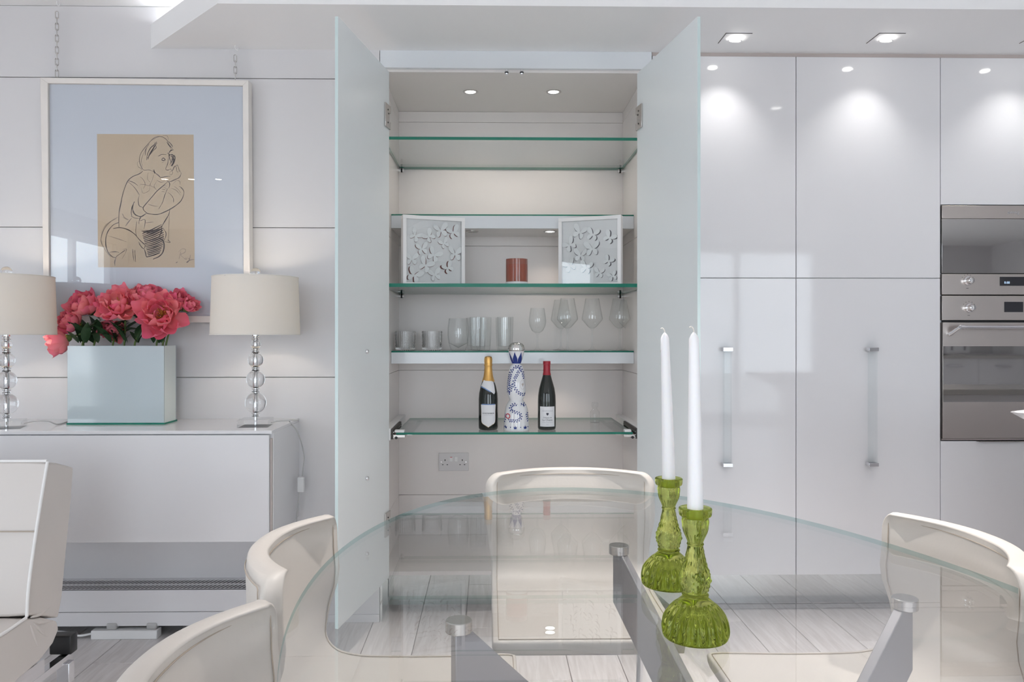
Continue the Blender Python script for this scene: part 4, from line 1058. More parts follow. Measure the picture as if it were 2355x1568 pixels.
def cutf(t, j, r, z): return 1 + (0.035 * math.cos(20 * t + 60 * z) * math.cos(20 * t - 60 * z) if (2 <= j <= 4 and 0.002 < z < 0.08) else 0)
cutprof = [(0, 0), (0.040, 0)] + [(0.0435 + 0.002 * k / 12, 0.004 + 0.080 * k / 12) for k in range(13)] + [(0.0455, 0.090), (0.0425, 0.090), (0.0415, 0.05), (0.040, 0.014), (0, 0.012)]
def cutrf(t, j, r, z): return 1 + (0.045 * math.cos(14 * t + 260 * z) * math.cos(14 * t - 260 * z) if 2 <= j <= 14 else 0)
def stem_glass(h, bowl, stem_h, foot, th=0.0012):
    out = [(foot, 0), (foot, 0.0012), (foot * 0.5, 0.004), (0.008, 0.010), (0.0042, 0.022), (0.0036, stem_h * 0.6), (0.0046, stem_h - 0.006)] + [(r, stem_h + z) for r, z in bowl]
    inn = [(max(r - th, 0.0008), stem_h + z + (0.003 if i == 0 else 0)) for i, (r, z) in enumerate(bowl)]
    return [(0, 0)] + out + inn[::-1] + [(0, stem_h + 0.004)]
wine = stem_glass(0.2, [(0.010, 0.002), (0.026, 0.014), (0.037, 0.036), (0.040, 0.058), (0.037, 0.085), (0.0315, 0.118)], 0.078, 0.036)
ang = stem_glass(0.24, [(0.008, 0.002), (0.020, 0.012), (0.047, 0.043), (0.0485, 0.050), (0.040, 0.095), (0.0315, 0.142)], 0.098, 0.040)
gs = 'glasses on the cupboard shelf'
glass_obj('cut_glass_tumbler', 'short cut glass tumbler standing nearest the glass door hinge', cutprof, 932, 3.50, gs, 112, cutrf, mat='crystal')
glass_obj('cut_glass_tumbler', 'short cut glass tumbler beside the round smooth tumbler', cutprof, 993.5, 3.50, gs, 112, cutrf, mat='crystal')
glass_obj('round_tumbler', 'rounded plain tumbler between cut tumbler and highball glasses', tumbler_round, 1054, 3.50, gs)
for px, Y, lb_ in ((1099, 3.49, 'front highball glass of the overlapping trio'), (1112, 3.57, 'middle highball glass of the overlapping trio'), (1090, 3.65, 'rear highball glass of the overlapping trio'), (1162, 3.50, 'single highball glass standing behind the painted bottle'), (1158, 3.62, 'highball glass hidden right behind the single highball glass')):
    glass_obj('highball_glass', lb_, highball, px, Y, gs)
glass_obj('wine_glass', 'small round-bowled wine glass beside the single highball', wine, 1236, 3.50, gs)
for px, Y, lb_ in ((1305, 3.48, 'tall angular wine glass next to the small round wine glass'), (1362, 3.50, 'middle tall angular wine glass of the three front ones'), (1425, 3.50, 'tall angular wine glass nearest the cupboard side'), (1443, 3.64, 'tall angular wine glass in the rear row by the cupboard side'), (1290, 3.64, 'tall angular wine glass in the rear row behind the small wine glass')):
    glass_obj('tall_wine_glass', lb_, ang, px, Y, gs)

# ------------------------------------------------------------------ bottles on the pull-out tray
ZTR = ZPT[1]
class Wrap:
    def __init__(s, prof, c, rot=0.0): s.p = prof; s.c = Vector(c); s.rot = rot
    def r(s, z):
        for (r0, z0), (r1, z1) in zip(s.p[:-1], s.p[1:]):
            if z0 <= z <= z1 and z1 > z0: return r0 + (r1 - r0) * (z - z0) / (z1 - z0)
        return s.p[-1][0]
    def pt(s, u, z, off=0.0005, rref=None):
        r = s.r(z); th = -PI/2 + s.rot + u / (rref or r)
        return Vector((s.c.x + (r + off) * math.cos(th), s.c.y + (r + off) * math.sin(th), s.c.z + z))
def wrap_poly(wr, outline, off, rref, res=14):
    """fill a closed outline (u, z) by horizontal strips wrapped on the bottle"""
    z0 = min(p[1] for p in outline); z1 = max(p[1] for p in outline); rows = []
    for j in range(res + 1):
        z = z0 + (z1 - z0) * (0.0005 + 0.999 * j / res); xs_ = []
        for i in range(len(outline)):
            (ua, za), (ub, zb) = outline[i], outline[(i + 1) % len(outline)]
            if (za <= z < zb) or (zb <= z < za): xs_.append(ua + (ub - ua) * (z - za) / (zb - za))
        xs_.sort()
        if len(xs_) >= 2: rows.append((z, xs_[0], xs_[-1]))
    mb = MB(); nx = 10; vs = []; fs = []
    for z, a, b in rows:
        for i in range(nx + 1): vs.append(wr.pt(a + (b - a) * i / nx, z, off, rref))
    for j in range(len(rows) - 1):
        for i in range(nx):
            k = j * (nx + 1) + i; fs.append((k, k + 1, k + nx + 2, k + nx + 1))
    return mb.add(vs, fs)
def wrap_text(wr, s, size, u0, z0, off, rref, xs=1.0):
    vs, fs = text_geo(s, size); return MB().add([wr.pt(u0 + v.x * xs, z0 + v.y, off, rref) for v in vs], fs)
# sparkling wine
c = atY(1123, 987, 3.25); c = Vector((c.x, 3.25, ZTR)); hb_ = zY(820, 3.25) - ZTR
k = hb_ / 0.310
prof = [(0.036, 0.0), (0.0405, 0.004), (0.0415, 0.012), (0.0415, 0.130), (0.0395, 0.155), (0.033, 0.185), (0.026, 0.205), (0.0195, 0.225), (0.0165, 0.245), (0.0150, 0.285), (0.0150, 0.310)]
prof = [(r, z * k) for r, z in prof]
bt = thing('champagne_bottle', 'dark sparkling wine bottle with gold foil neck and shield label', 'bottle', tuple(c), 'bottles on the pull-out tray')
MB().lathe([(0, 0)] + prof + [(0, 0.31 * k)], 48, c).build('bottle_body', M['bottle_glass'], bt, smooth=50)
wr = Wrap(prof, c)
fo = [(wr.r(0.205 * k) + 0.0008, 0.205 * k), (wr.r(0.225 * k) + 0.0010, 0.225 * k), (wr.r(0.245 * k) + 0.0012, 0.245 * k), (0.0158, 0.268 * k), (0.0172, 0.272 * k), (0.0178, 0.276 * k), (0.0162, 0.280 * k), (0.0172, 0.288 * k), (0.0172, 0.300 * k), (0.0150, 0.309 * k), (0.006, 0.3125 * k), (0, 0.3128 * k)]
MB().lathe(fo, 36, c, lambda t, j, r, z: 1 + 0.012 * math.sin(9 * t + 40 * z)).build('gold_foil', M['gold'], bt, smooth=40)
# neck collar label with slanted tail
col_o = [(-0.034, 0.186 * k), (-0.026, 0.212 * k), (-0.010, 0.207 * k), (0.0, 0.201 * k), (0.012, 0.209 * k), (0.026, 0.205 * k), (0.024, 0.160 * k), (0.019, 0.152 * k), (0.006, 0.166 * k), (-0.014, 0.180 * k)]
wrap_poly(wr, col_o, 0.0016, 0.030).build('neck_label', M['label'], bt, smooth=60)
wrap_poly(wr, [(-0.034, 0.186 * k), (-0.014, 0.180 * k), (0.006, 0.166 * k), (0.010, 0.161 * k), (0.006, 0.1615 * k), (-0.014, 0.1755 * k), (-0.034, 0.182 * k)], 0.0019, 0.030).build('neck_band', M['label_blue'], bt, smooth=60)
sh = [(-0.034, 0.108), (0.034, 0.108), (0.032, 0.080), (0.032, 0.044), (0.029, 0.030), (0.012, 0.022), (0.0, 0.014), (-0.012, 0.022), (-0.029, 0.030), (-0.032, 0.044), (-0.032, 0.080)]
sh = [(u, z * k) for u, z in sh]
wrap_poly(wr, [(u * 1.035, 0.062 * k + (z - 0.062 * k) * 1.03) for u, z in sh], 0.0005, 0.0415).build('label_border', M['label_gold'], bt, smooth=60)
lbo = wrap_poly(wr, sh, 0.0008, 0.0415).build('front_label', M['label'], bt, smooth=60)
wrap_poly(wr, [(-0.030, 0.1078 * k), (0.030, 0.1078 * k), (0.030, 0.1115 * k), (-0.030, 0.1115 * k)], 0.0012, 0.0415, 3).build('label_band', M['label_blue'], bt, smooth=60)
wrap_text(wr, 'NYETIMBER', 0.0082, 0, 0.072 * k, 0.0012, 0.0415, 1.22).build('lettering', M['ink'], lbo)
wrap_text(wr, 'PRODUCT OF ENGLAND', 0.0032, 0, 0.0640 * k, 0.0012, 0.0415, 1.1).build('lettering', M['ink2'], lbo)
wrap_text(wr, 'CLASSIC CUVEE', 0.0034, 0, 0.090 * k, 0.0012, 0.0415, 1.2).build('lettering', M['label'], lbo)
# red wine
c = atY(1257.5, 987, 3.25); c = Vector((c.x, 3.25, ZTR)); hw_ = zY(831, 3.25) - ZTR; k = hw_ / 0.29
prof = [(0.034, 0.0), (0.0375, 0.003), (0.0385, 0.010), (0.0385, 0.120), (0.0375, 0.145), (0.033, 0.175), (0.026, 0.200), (0.0195, 0.222), (0.0150, 0.240), (0.0140, 0.290)]
prof = [(r, z * k) for r, z in prof]
bt = thing('wine_bottle', 'dark red wine bottle with red capsule and square white label', 'bottle', tuple(c), 'bottles on the pull-out tray')
MB().lathe([(0, 0)] + prof + [(0, 0.29 * k)], 48, c).build('bottle_body', M['bottle_glass'], bt, smooth=50)
wr = Wrap(prof, c)
MB().lathe([(wr.r(0.232 * k) + 0.0007, 0.232 * k), (0.0152, 0.245 * k), (0.0149, 0.276 * k), (0.0162, 0.277 * k), (0.0162, 0.289 * k), (0.0152, 0.2915 * k), (0, 0.2915 * k)], 36, c).build('capsule', M['red_foil'], bt, smooth=40)
lbo = wrap_poly(wr, [(-0.0345, 0.015), (0.0345, 0.015), (0.0345, 0.100), (-0.0345, 0.100)], 0.0006, 0.0385, 6).build('front_label', M['label'], bt, smooth=60)
wrap_text(wr, 'Château de', 0.0078, 0, 0.0535, 0.001, 0.0385, 1.05).build('lettering', M['ink'], lbo)
wrap_text(wr, 'La Chaize', 0.0112, 0, 0.0435, 0.001, 0.0385, 1.0).build('lettering', M['ink'], lbo)
wrap_text(wr, 'CÔTE DE BROUILLY', 0.0048, 0, 0.0330, 0.001, 0.0385, 1.1).build('lettering', M['ink2'], lbo)
wrap_text(wr, '2016', 0.0045, 0, 0.0250, 0.001, 0.0385, 1.1).build('lettering', M['ink2'], lbo)
wrap_poly(wr, [(-0.0048, 0.0735), (0.0048, 0.0735), (0.0048, 0.0670), (0.0, 0.0620), (-0.0048, 0.0670)], 0.001, 0.0385, 6).build('crest', M['ink'], lbo, smooth=60)
sk_ = MB()
for i in range(14): 
    u = -0.024 + i * 0.0035; h_ = 0.003 + 0.004 * abs(math.sin(i * 1.7))
    sk_.add([wr.pt(u, 0.080, 0.001, 0.0385), wr.pt(u + 0.0022, 0.080, 0.001, 0.0385), wr.pt(u + 0.0016, 0.080 + h_, 0.001, 0.0385)], [(0, 1, 2)])
o = sk_.build('engraving', M['ink2'], lbo); o['kind'] = 'stuff'
# painted ceramic bottle
c = atY(1187.5, 990, 3.225); c = Vector((c.x, 3.225, ZTR)); S_ = (zY(787, 3.225) - ZTR)
def zz(y): return (990.5 - y) / (990.5 - 787) * S_
def rr(px): return px * 0.5 / 540.0
pp = [(57, 990.5), (59, 987), (57, 970), (54, 950), (49, 937), (40, 927), (33, 922), (31, 920), (34, 916), (41, 907), (44, 898), (43, 885), (38, 865), (32, 848), (26, 841), (18, 837.5)]
prof = [(rr(r), zz(y)) for r, y in pp]
prof = [(p.x, p.y) for p in catmull([(r, z, 0) for r, z in prof], 4)]
bt = thing('painted_ceramic_bottle', 'white hand-painted ceramic bottle with cobalt vines and silver dome stopper', 'bottle', tuple(c), 'bottles on the pull-out tray')
MB().lathe([(0, 0)] + prof + [(0, zz(837.5))], 56, c).build('bottle_body', M['ceramic'], bt, smooth=60)
wr = Wrap(prof, c)
neck = [(rr(18), zz(838)), (rr(21), zz(834)), (rr(27), zz(826)), (rr(32), zz(816)), (rr(36), zz(808)), (rr(37), zz(807))]
MB().lathe(neck + [(0, zz(806.5))], 40, c).build('neck_cup', M['ceramic'], bt, smooth=50)
wn_ = Wrap(neck, c)
for i in range(7):
    u0 = -0.030 + 2 * PI * 0.026 * i / 7
    ol = [(u0 - 0.0120, zz(836)), (u0 + 0.0120, zz(836)), (u0 + 0.0105, zz(825)), (u0 + 0.0035, zz(816)), (u0, zz(809)), (u0 - 0.0035, zz(816)), (u0 - 0.0105, zz(825))]
    wrap_poly(wn_, ol, 0.0006, 0.026, 8).build('painted_petal', M['cobalt'], bt, smooth=60)
dm = [(rr(37), zz(806.5)), (rr(38), zz(806)), (rr(39), zz(804.5)), (rr(38.5), zz(800)), (rr(35), zz(794)), (rr(27), zz(789.5)), (rr(15), zz(787.3)), (0, zz(787))]
MB().lathe([(0, zz(806.5))] + dm, 40, c).build('stopper', M['silver'], bt, smooth=50)
lv = MB()
def pxpt(x, y, off=0.0006):
    z = zz(y); r = wr.r(z); u = (x - 1187.5) / 540.0
    s_ = max(-0.97, min(0.97, u / r)); th = math.asin(s_); return wr.pt(th * r, z, off)
def vine(pts, step=3.9, size=3.9):
    cp = catmull([(x, y, 0) for x, y in pts], 8); acc = 0; side = 1
    for a, b in zip(cp[:-1], cp[1:]):
        acc += (b - a).length
        q_ = (b - a).normalized(); q_ = Vector((-q_.y, q_.x, 0)) * 0.30
        lv.add([pxpt((a - q_).x, (a - q_).y), pxpt((b - q_).x, (b - q_).y), pxpt((b + q_).x, (b + q_).y), pxpt((a + q_).x, (a + q_).y)], [(0, 1, 2, 3)])
        if acc > step / 2:
            acc = 0; side = -side; d = (b - a).normalized(); nn = Vector((-d.y, d.x, 0)) * side
            ax = (nn * 0.8 + d * 0.6).normalized(); px_ = Vector((-ax.y, ax.x, 0)); o = b + nn * 0.6
            ring = [o, o + ax * size * 0.35 + px_ * size * 0.32, o + ax * size * 0.75 + px_ * size * 0.28, o + ax * size, o + ax * size * 0.75 - px_ * size * 0.28, o + ax * size * 0.35 - px_ * size * 0.32]
            lv.add([pxpt(q.x, q.y) for q in ring], [list(range(6))])
vine([(1180, 849), (1188, 843), (1196, 846), (1190, 858), (1183, 872), (1181, 884), (1186, 896), (1194, 904), (1201, 907)])
vine([(1180, 846), (1175, 856), (1171, 872), (1168, 888), (1168, 900), (1172, 903), (1174, 894), (1175, 885)])
vine([(1196, 846), (1202, 858), (1205, 868)]); vine([(1209, 900), (1207, 908)])
vine([(1190, 929), (1180, 930), (1174, 936), (1176, 943), (1186, 947), (1195, 951), (1196, 960), (1188, 966), (1178, 966), (1171, 966)])
vine([(1196, 932), (1202, 929), (1206, 932)]); vine([(1210, 946), (1212, 956), (1214, 966)]); vine([(1163, 950), (1161, 960), (1158, 970)])
o = lv.build('painted_leaves', M['cobalt'], bt); o['kind'] = 'stuff'
for x in (1162, 1184, 1206.5):
    ol = [(x - 2.5, 985), (x + 2.5, 985), (x + 4, 979), (x + 1.5, 981), (x, 976.5), (x - 1.5, 981), (x - 4, 979)]
    MB().add([pxpt(a, b) for a, b in ol], [list(range(7))]).build('painted_agave', M['cobalt'], bt)
for x in (1173.5, 1196, 1213): MB().add([pxpt(x + 1.2 * math.cos(a * PI/4), 981 + 1.2 * math.sin(a * PI/4)) for a in range(8)], [list(range(8))]).build('painted_dot', M['cobalt'], bt)
MB().add([pxpt(1168 + 5.2 * math.cos(a * PI/10), 956 + 6.2 * math.sin(a * PI/10), 0.0008) for a in range(20)], [list(range(20))]).build('red_medal', M['medal_red'], bt)
MB().add([pxpt(1168 + 3.2 * math.cos(a * PI/10), 956 + 3.8 * math.sin(a * PI/10), 0.0011) for a in range(20)], [list(range(20))]).build('medal_centre', M['label'], bt)
MB().add([pxpt(1201 + 6.0 * math.cos(a * PI/10), 884 + 11 * math.sin(a * PI/10), 0.0006) for a in range(20)] + [pxpt(1201 + 5.5 * math.cos(a * PI/10), 884 + 10.4 * math.sin(a * PI/10), 0.0006) for a in range(20)], [(i, (i+1) % 20, 20 + (i+1) % 20, 20 + i) for i in range(20)]).build('oval_seal', M['seam'], bt)
for a in (-0.7, -0.35, 0, 0.35, 0.7):
    q = [(1201, 889), (1201 + 3.5 * math.sin(a) - 0.6, 886 - 4 * math.cos(a)), (1201 + 5.0 * math.sin(a), 888 - 8 * math.cos(a)), (1201 + 3.5 * math.sin(a) + 0.6, 886 - 4 * math.cos(a))]
    MB().add([pxpt(x, y, 0.0008) for x, y in q], [(0, 1, 2, 3)]).build('seal_agave_leaf', M['seam'], bt)
# small clear bottle at the back of the tray
c = Vector((atY(1368, 960, 3.50).x, 3.50, ZTR))
pf_ = [(0, 0), (0.021, 0), (0.022, 0.006), (0.019, 0.020), (0.022, 0.030), (0.021, 0.050), (0.012, 0.060), (0.009, 0.066), (0.014, 0.072), (0.015, 0.088), (0.012, 0.092), (0, 0.093)]
tag(MB().lathe(pf_, 28, c).build('glass_cruet', M['thin_glass'], None, smooth=50), 'small clear glass cruet with stopper at back of pull-out tray', 'bottle')

# ------------------------------------------------------------------ oval glass dining table
TZ, TT = 0.740, 0.010
TC = (0.31, 1.21); TA, TB, TAN = 0.992, 0.617, math.atan2(0.986, -0.165)
tb = thing('dining_table', 'oval clear glass dining table on grey steel blade legs', 'table', (TC[0], TC[1], 0))
N_ = 128; ell = []
for i in range(N_):
    a = 2 * PI * i / N_; u, v = TA * math.cos(a), TB * math.sin(a)
    ell.append((TC[0] + u * math.cos(TAN) - v * math.sin(TAN), TC[1] + u * math.sin(TAN) + v * math.cos(TAN)))
m = MB().prism(ell, TZ - TT, TZ); m.m = [0, 0] + [1] * N_
m.build('table_top', [M['table_glass'], M['edge_pale']], tb)
BC = Vector((0.325, 1.245, 0)); arms = [Vector((-0.048, 1.204, 0)), Vector((0.713, 1.293, 0)), Vector((0.278, 1.627, 0)), Vector((0.372, 0.863, 0))]
for p in arms:
    MB().lathe([(0, 0), (0.0200, 0), (0.0212, 0.0012), (0.0212, 0.0178), (0.0200, 0.019), (0, 0.019)], 40, (p.x, p.y, TZ - TT - 0.019)).build('disc_pad', M['steel2'], tb, smooth=40)
    d = (BC - p); d.normalize(); d = Matrix.Rotation(math.radians(22.5), 3, 'Z') @ d; n = Vector((-d.y, d.x, 0)); hw = 0.0085
    zt_ = TZ - TT - 0.019
    # slanted flat bar seen from its side: (distance along the bar in plan, height)
    sp = [(-0.010, zt_), (0.020, zt_), (0.735, 0.0), (0.600, 0.0), (-0.010, zt_ - 0.105)]
    vs = [p + d * a + n * hw + Vector((0, 0, b)) for a, b in sp] + [p + d * a - n * hw + Vector((0, 0, b)) for a, b in sp]
    k = len(sp)
    MB().add(vs, [list(range(k)), list(range(k, 2*k))[::-1]] + [(i, k + i, k + (i+1) % k, (i+1) % k) for i in range(k)]).build('leg', M['blade'], tb, bevel=0.0015)

# ------------------------------------------------------------------ leather dining chairs
def make_chair(label, loc, rz):
    t = local('dining_chair', label, 'chair', loc, rz, 'leather chairs round the glass table')
    w, SHT, BT, SD, th = 0.445, 0.468, 0.782, 0.50, 0.036
    # inner profile, x forward, z up : from top of back to front of seat
    prof = [(0.028, BT), (0.0281, BT - 0.0035), (0.0283, BT - 0.009), (0.0288, BT - 0.018), (0.0294, BT - 0.032), (0.0302, BT - 0.050), (0.032, BT - 0.09), (0.044, BT - 0.18), (0.062, SHT + 0.085), (0.078, SHT + 0.045), (0.105, SHT + 0.016), (0.145, SHT + 0.004), (0.20, SHT), (0.33, SHT - 0.001), (SD - 0.03, SHT + 0.002), (SD, SHT - 0.002)]
    cp = catmull([(x, 0, z) for x, z in prof], 3); n = len(cp); nt = 24
    def bow(z): 
        f_ = max(0.0, min(1.0, (z - SHT - 0.02) / 0.18)); f_ = f_ * f_ * (3 - 2 * f_); return 0.075 * f_
    def halfw(z, x):
        k = BT - z; r = 0.040
        hw_ = w / 2
        if k < r: hw_ -= r - math.sqrt(max(0, r * r - (r - k) ** 2))
        return hw_
    def inner(i, j):
        p = cp[i]; u = j / nt * 2 - 1; b = bow(p.z)
        return Vector((p.x + b * abs(u) ** 2.2, u * halfw(p.z, p.x), p.z))
    G_ = [[inner(i, j) for j in range(nt + 1)] for i in range(n)]
    def flat(i, u):
        p = cp[i]; return Vector((p.x + bow(p.z) * abs(u) ** 2.2, u * w / 2, p.z))
    def nrm(i, j, u=None):
        u = (j / nt * 2 - 1) if u is None else u; e = 0.02
        a = flat(min(n-1, i+1), u) - flat(max(0, i-1), u); b = flat(i, u + e) - flat(i, u - e)
        q = a.cross(b); q.normalize(); return q
    O_ = [[G_[i][j] - nrm(i, j) * th for j in range(nt + 1)] for i in range(n)]
    cut_ = next(i for i in range(n) if cp[i].x > 0.150)
    def shell(i0, i1, nm):
        mb = MB(); W_ = nt + 1; rows = list(range(i0, i1 + 1)); R_ = len(rows)
        vs = [G_[i][j] for i in rows for j in range(W_)] + [O_[i][j] for i in rows for j in range(W_)]
        fs = []; K = R_ * W_
        for a in range(R_ - 1):
            for j in range(nt):
                q = a * W_ + j; fs.append((q, q + 1, q + W_ + 1, q + W_)); fs.append((K + q, K + q + W_, K + q + W_ + 1, K + q + 1))
        ring = [a * W_ for a in range(R_)] + [(R_ - 1) * W_ + j for j in range(1, W_)] + [a * W_ + nt for a in range(R_ - 2, -1, -1)] + [j for j in range(nt - 1, 0, -1)]
        m_ = len(ring); ctr = sum((vs[q] for q in ring), Vector()) / m_; prev = ring
        for f1, bul in ((0.12, 0.0035), (0.5, 0.0050), (0.88, 0.0035)):
            cur = []
            for i_, q in enumerate(ring):
                g, o = vs[q], vs[K + q]; tang = vs[ring[(i_ + 1) % m_]] - vs[ring[i_ - 1]]
                outw = tang.cross(o - g)
                if outw.length < 1e-9: outw = g - ctr
                outw.normalize()
                if outw.dot(g - ctr) < 0: outw = -outw
                cur.append(len(vs)); vs.append(g.lerp(o, f1) + outw * bul)
            for i_ in range(m_): fs.append((prev[i_], prev[(i_+1) % m_], cur[(i_+1) % m_], cur[i_]))
            prev = cur
        for i_ in range(m_): fs.append((prev[i_], prev[(i_+1) % m_], K + ring[(i_+1) % m_], K + ring[i_]))
        mb.add(vs, fs); return mb.build(nm, M['leather'], t, smooth=179)
    bk = shell(0, cut_, 'backrest'); st = shell(cut_, n - 1, 'seat')
    # seam lines just inside the rim, front and back of the shell
    k0 = next(i for i in range(n) if cp[i].z < BT - 0.010); us = 0.952
    def on(i, u, off):
        p = cp[i]; q = Vector((p.x + bow(p.z) * abs(u) ** 2.2, u * halfw(p.z - 0.010 if p.z > BT - 0.06 else p.z, p.x) , p.z)); return q - nrm(i, 0, u) * off
    for off in (-0.0012, th + 0.0012):
        path = [on(i, -us, off) for i in range(cut_, k0, -1)] + [on(k0, -us + 0.02 + (2 * us - 0.04) * q / 24, off) for q in range(25)] + [on(i, us, off) for i in range(k0 + 1, cut_ + 1)]
        MB().tube(path, 0.0011, 6).build('seam', M['thread'], bk, smooth=60)
        path = [on(i, -us, off) for i in range(cut_, n - 1)] + [on(n - 2, -us + 2 * us * q / 24, off) for q in range(1, 24)] + [on(i, us, off) for i in range(n - 2, cut_ - 1, -1)]
        MB().tube(path, 0.0011, 6).build('seam', M['thread'], st, smooth=60)
    for sx, sy in ((0.10, -1), (0.10, 1), (SD - 0.045, -1), (SD - 0.045, 1)):
        y = sy * (w / 2 - 0.022)
        MB().tube([(sx, y, SHT - th + 0.002), (sx + (-0.035 if sx < 0.2 else 0.012), y, 0.0)], [0.0115, 0.0095], 14).build('leg', M['chrome'], t, smooth=40)
    box('seat_frame', M['steel2'], (0.09, SD - 0.04, -w/2 + 0.03, w/2 - 0.03, SHT - th - 0.016, SHT - th - 0.001), t)
    return t
ch = make_chair('cream leather dining chair at the end of the table in front of the cupboard', (0.234, 2.272, 0), -PI/2)
dup(ch, (-0.442, 1.475, 0), 0.0, 'cream leather dining chair at the table side nearest the sideboard end')
dup(ch, (-0.425, 0.935, 0), 0.0, 'cream leather dining chair next to the white armchair, cut off below')
dup(ch, (0.99, 1.475, 0), PI, 'cream leather dining chair on the oven side of the glass table')

# ------------------------------------------------------------------ green glass candlesticks
def candlestick(px, pyb, label, lean, clab):
    c = atZ(px, pyb, TZ); c = Vector((c.x, c.y, TZ)); K = 3.07e-4
    raw = [(148, 1497), (153, 1490), (153, 1470), (151, 1440), (142, 1402), (118, 1366), (86, 1334), (62, 1312), (57, 1306), (62, 1302), (63, 1296), (58, 1290), (57, 1284), (64, 1262), (71, 1232), (71, 1212), (62, 1180), (50, 1140), (42, 1100), (37, 1070), (36, 1064), (40, 1060), (40, 1056), (36, 1051), (43, 1030), (56, 1000), (62, 970), (63, 940), (62, 930), (70, 926), (76, 918), (78, 892), (75, 886)]
    prof = [(p.x, p.y) for p in catmull([(r * K, (1497 - y) * K, 0) for r, y in raw], 3)]
    ht = prof[-1][1]
    t = thing('candlestick', label, 'candlestick', tuple(c), 'green glass candlesticks on the table')
    inner = [(0.0125, ht - 0.001), (0.0122, ht - 0.016), (0, ht - 0.016)]
    def rf(th_, j, r, z):
        if z < 0.050 and 0.003 < z: return 1 + 0.045 * math.cos(20 * th_) * min(1, z / 0.010)
        if 0.066 < z < 0.128: return 1 + 0.085 * max(0, math.cos(11 * th_ + 420 * z)) * max(0, math.cos(11 * th_ - 420 * z))
        if 0.136 < z < 0.155: return 1 + 0.020 * math.cos(16 * th_)
        if 0.155 < z < 0.172: return 1 + 0.03 * math.cos(9 * th_ + 300 * z) * math.cos(9 * th_ - 300 * z)
        return 1
    hol = [(0, 0.030), (0.020, 0.027), (0.037, 0.012), (0.0415, 0.0005)]
    MB().lathe(hol + prof + inner, 132, c, rf).build('holder', M['green_glass'], t, smooth=70)
    cd = thing('taper_candle', clab, 'candle', (c.x, c.y, c.z + ht - 0.0155), 'white taper candles')
    b = Vector((c.x, c.y, c.z + ht - 0.0155)); hC = 0.262
    pts = [b + Vector((lean * (k / 12) ** 1.3, 0, hC * k / 12)) for k in range(13)]
    rad = [0.0119 - 0.0046 * (k / 12) for k in range(13)]
    pts += [pts[-1] + Vector((lean * 0.02, 0, 0.006)), pts[-1] + Vector((lean * 0.03, 0, 0.010))]; rad += [0.0045, 0.0012]
    MB().tube(pts, rad, 24).build('wax', M['wax'], cd, smooth=60)
    e = pts[-1]; MB().tube(catmull([e - Vector((0, 0, 0.004)), e + Vector((-0.0005, 0, 0.004)), e + Vector((-0.004, 0, 0.008)), e + Vector((-0.007, 0, 0.007))], 4), 0.0009, 6).build('wick', M['wick'], cd, smooth=60)
candlestick(1599, 1462, 'green pressed glass candlestick standing out on the glass table', -0.002, 'white taper candle in the candlestick standing farther out on the table')
candlestick(1538, 1343, 'green pressed glass candlestick set closer to the chair at table end', -0.007, 'white leaning taper candle in the candlestick closer to the cupboard')

# ------------------------------------------------------------------ white leather lounge chair
ax_ = -1.235; aw = 0.80
lc = thing('lounge_chair', 'white leather lounge chair with piped edges and flat steel frame', 'armchair', (ax_ - aw / 2, 1.9, 0))
def cushion(poly, nm, bump_pts=None):
    # poly in (y, z), rounded, extruded along x with pillow ends
    nx = 14; vs = []; fs = []; k = len(poly)
    cy = sum(p[0] for p in poly) / k; cz = sum(p[1] for p in poly) / k
    for i in range(nx + 1):
        x = ax_ - aw * i / nx; e = min(i, nx - i) / nx * aw; s_ = 1 - 0.02 * max(0, 1 - e / 0.05) ** 2
        for y, z in poly: vs.append((x, cy + (y - cy) * s_, cz + (z - cz) * s_))
    for i in range(nx):
        for j in range(k):
            a = i * k + j; b = i * k + (j + 1) % k; fs.append((a, b, b + k, a + k))
    fs += [list(range(k))[::-1], [nx * k + j for j in range(k)]]
    return MB().add(vs, fs).build(nm, M['leather_w'], lc, smooth=45, bevel=0.006, seg=3)
def dens(poly, closed=True, k=4):
    out = []
    for i in range(len(poly)):
        a, b = Vector((*poly[i], 0)), Vector((*poly[(i+1) % len(poly)], 0))
        for q in range(k): p = a.lerp(b, q / k); out.append((p.x, p.y))
    return out
back = [(2.055, 0.428), (2.062, 0.50), (2.085, 0.60), (2.118, 0.72), (2.150, 0.826), (2.20, 0.818), (2.287, 0.790), (2.275, 0.70), (2.248, 0.55), (2.225, 0.42), (2.205, 0.365), (2.15, 0.39)]
seat = [(1.40, 0.445), (1.60, 0.438), (1.80, 0.428), (1.95, 0.420), (2.05, 0.424), (2.13, 0.40), (2.205, 0.362), (2.215, 0.335), (2.185, 0.305), (2.12, 0.282), (2.0, 0.272), (1.8, 0.270), (1.5, 0.275), (1.38, 0.30), (1.365, 0.40)]
cushion(dens(back, k=2), 'back_cushion'); cushion(dens(seat, k=2), 'seat_cushion')
MB().tube(catmull([(ax_ + 0.001, y - 0.002, z) for y, z in back[0:5]], 5), 0.0042, 8).build('piping', M['piping'], lc, smooth=60)
MB().tube(catmull([(ax_ - aw * k / 8, 2.148, 0.828) for k in range(9)], 3), 0.0042, 8).build('piping', M['piping'], lc, smooth=60)
MB().tube(catmull([(ax_ + 0.001, y, z + 0.002) for y, z in seat[0:5]], 5), 0.0042, 8).build('piping', M['piping'], lc, smooth=60)
sm = atY(60, 1222, 2.093); MB().tube([(ax_ - 0.003, 2.0930, sm.z), (ax_ - aw, 2.0930, sm.z)], 0.0018, 6).build('seam', M['thread'], lc)
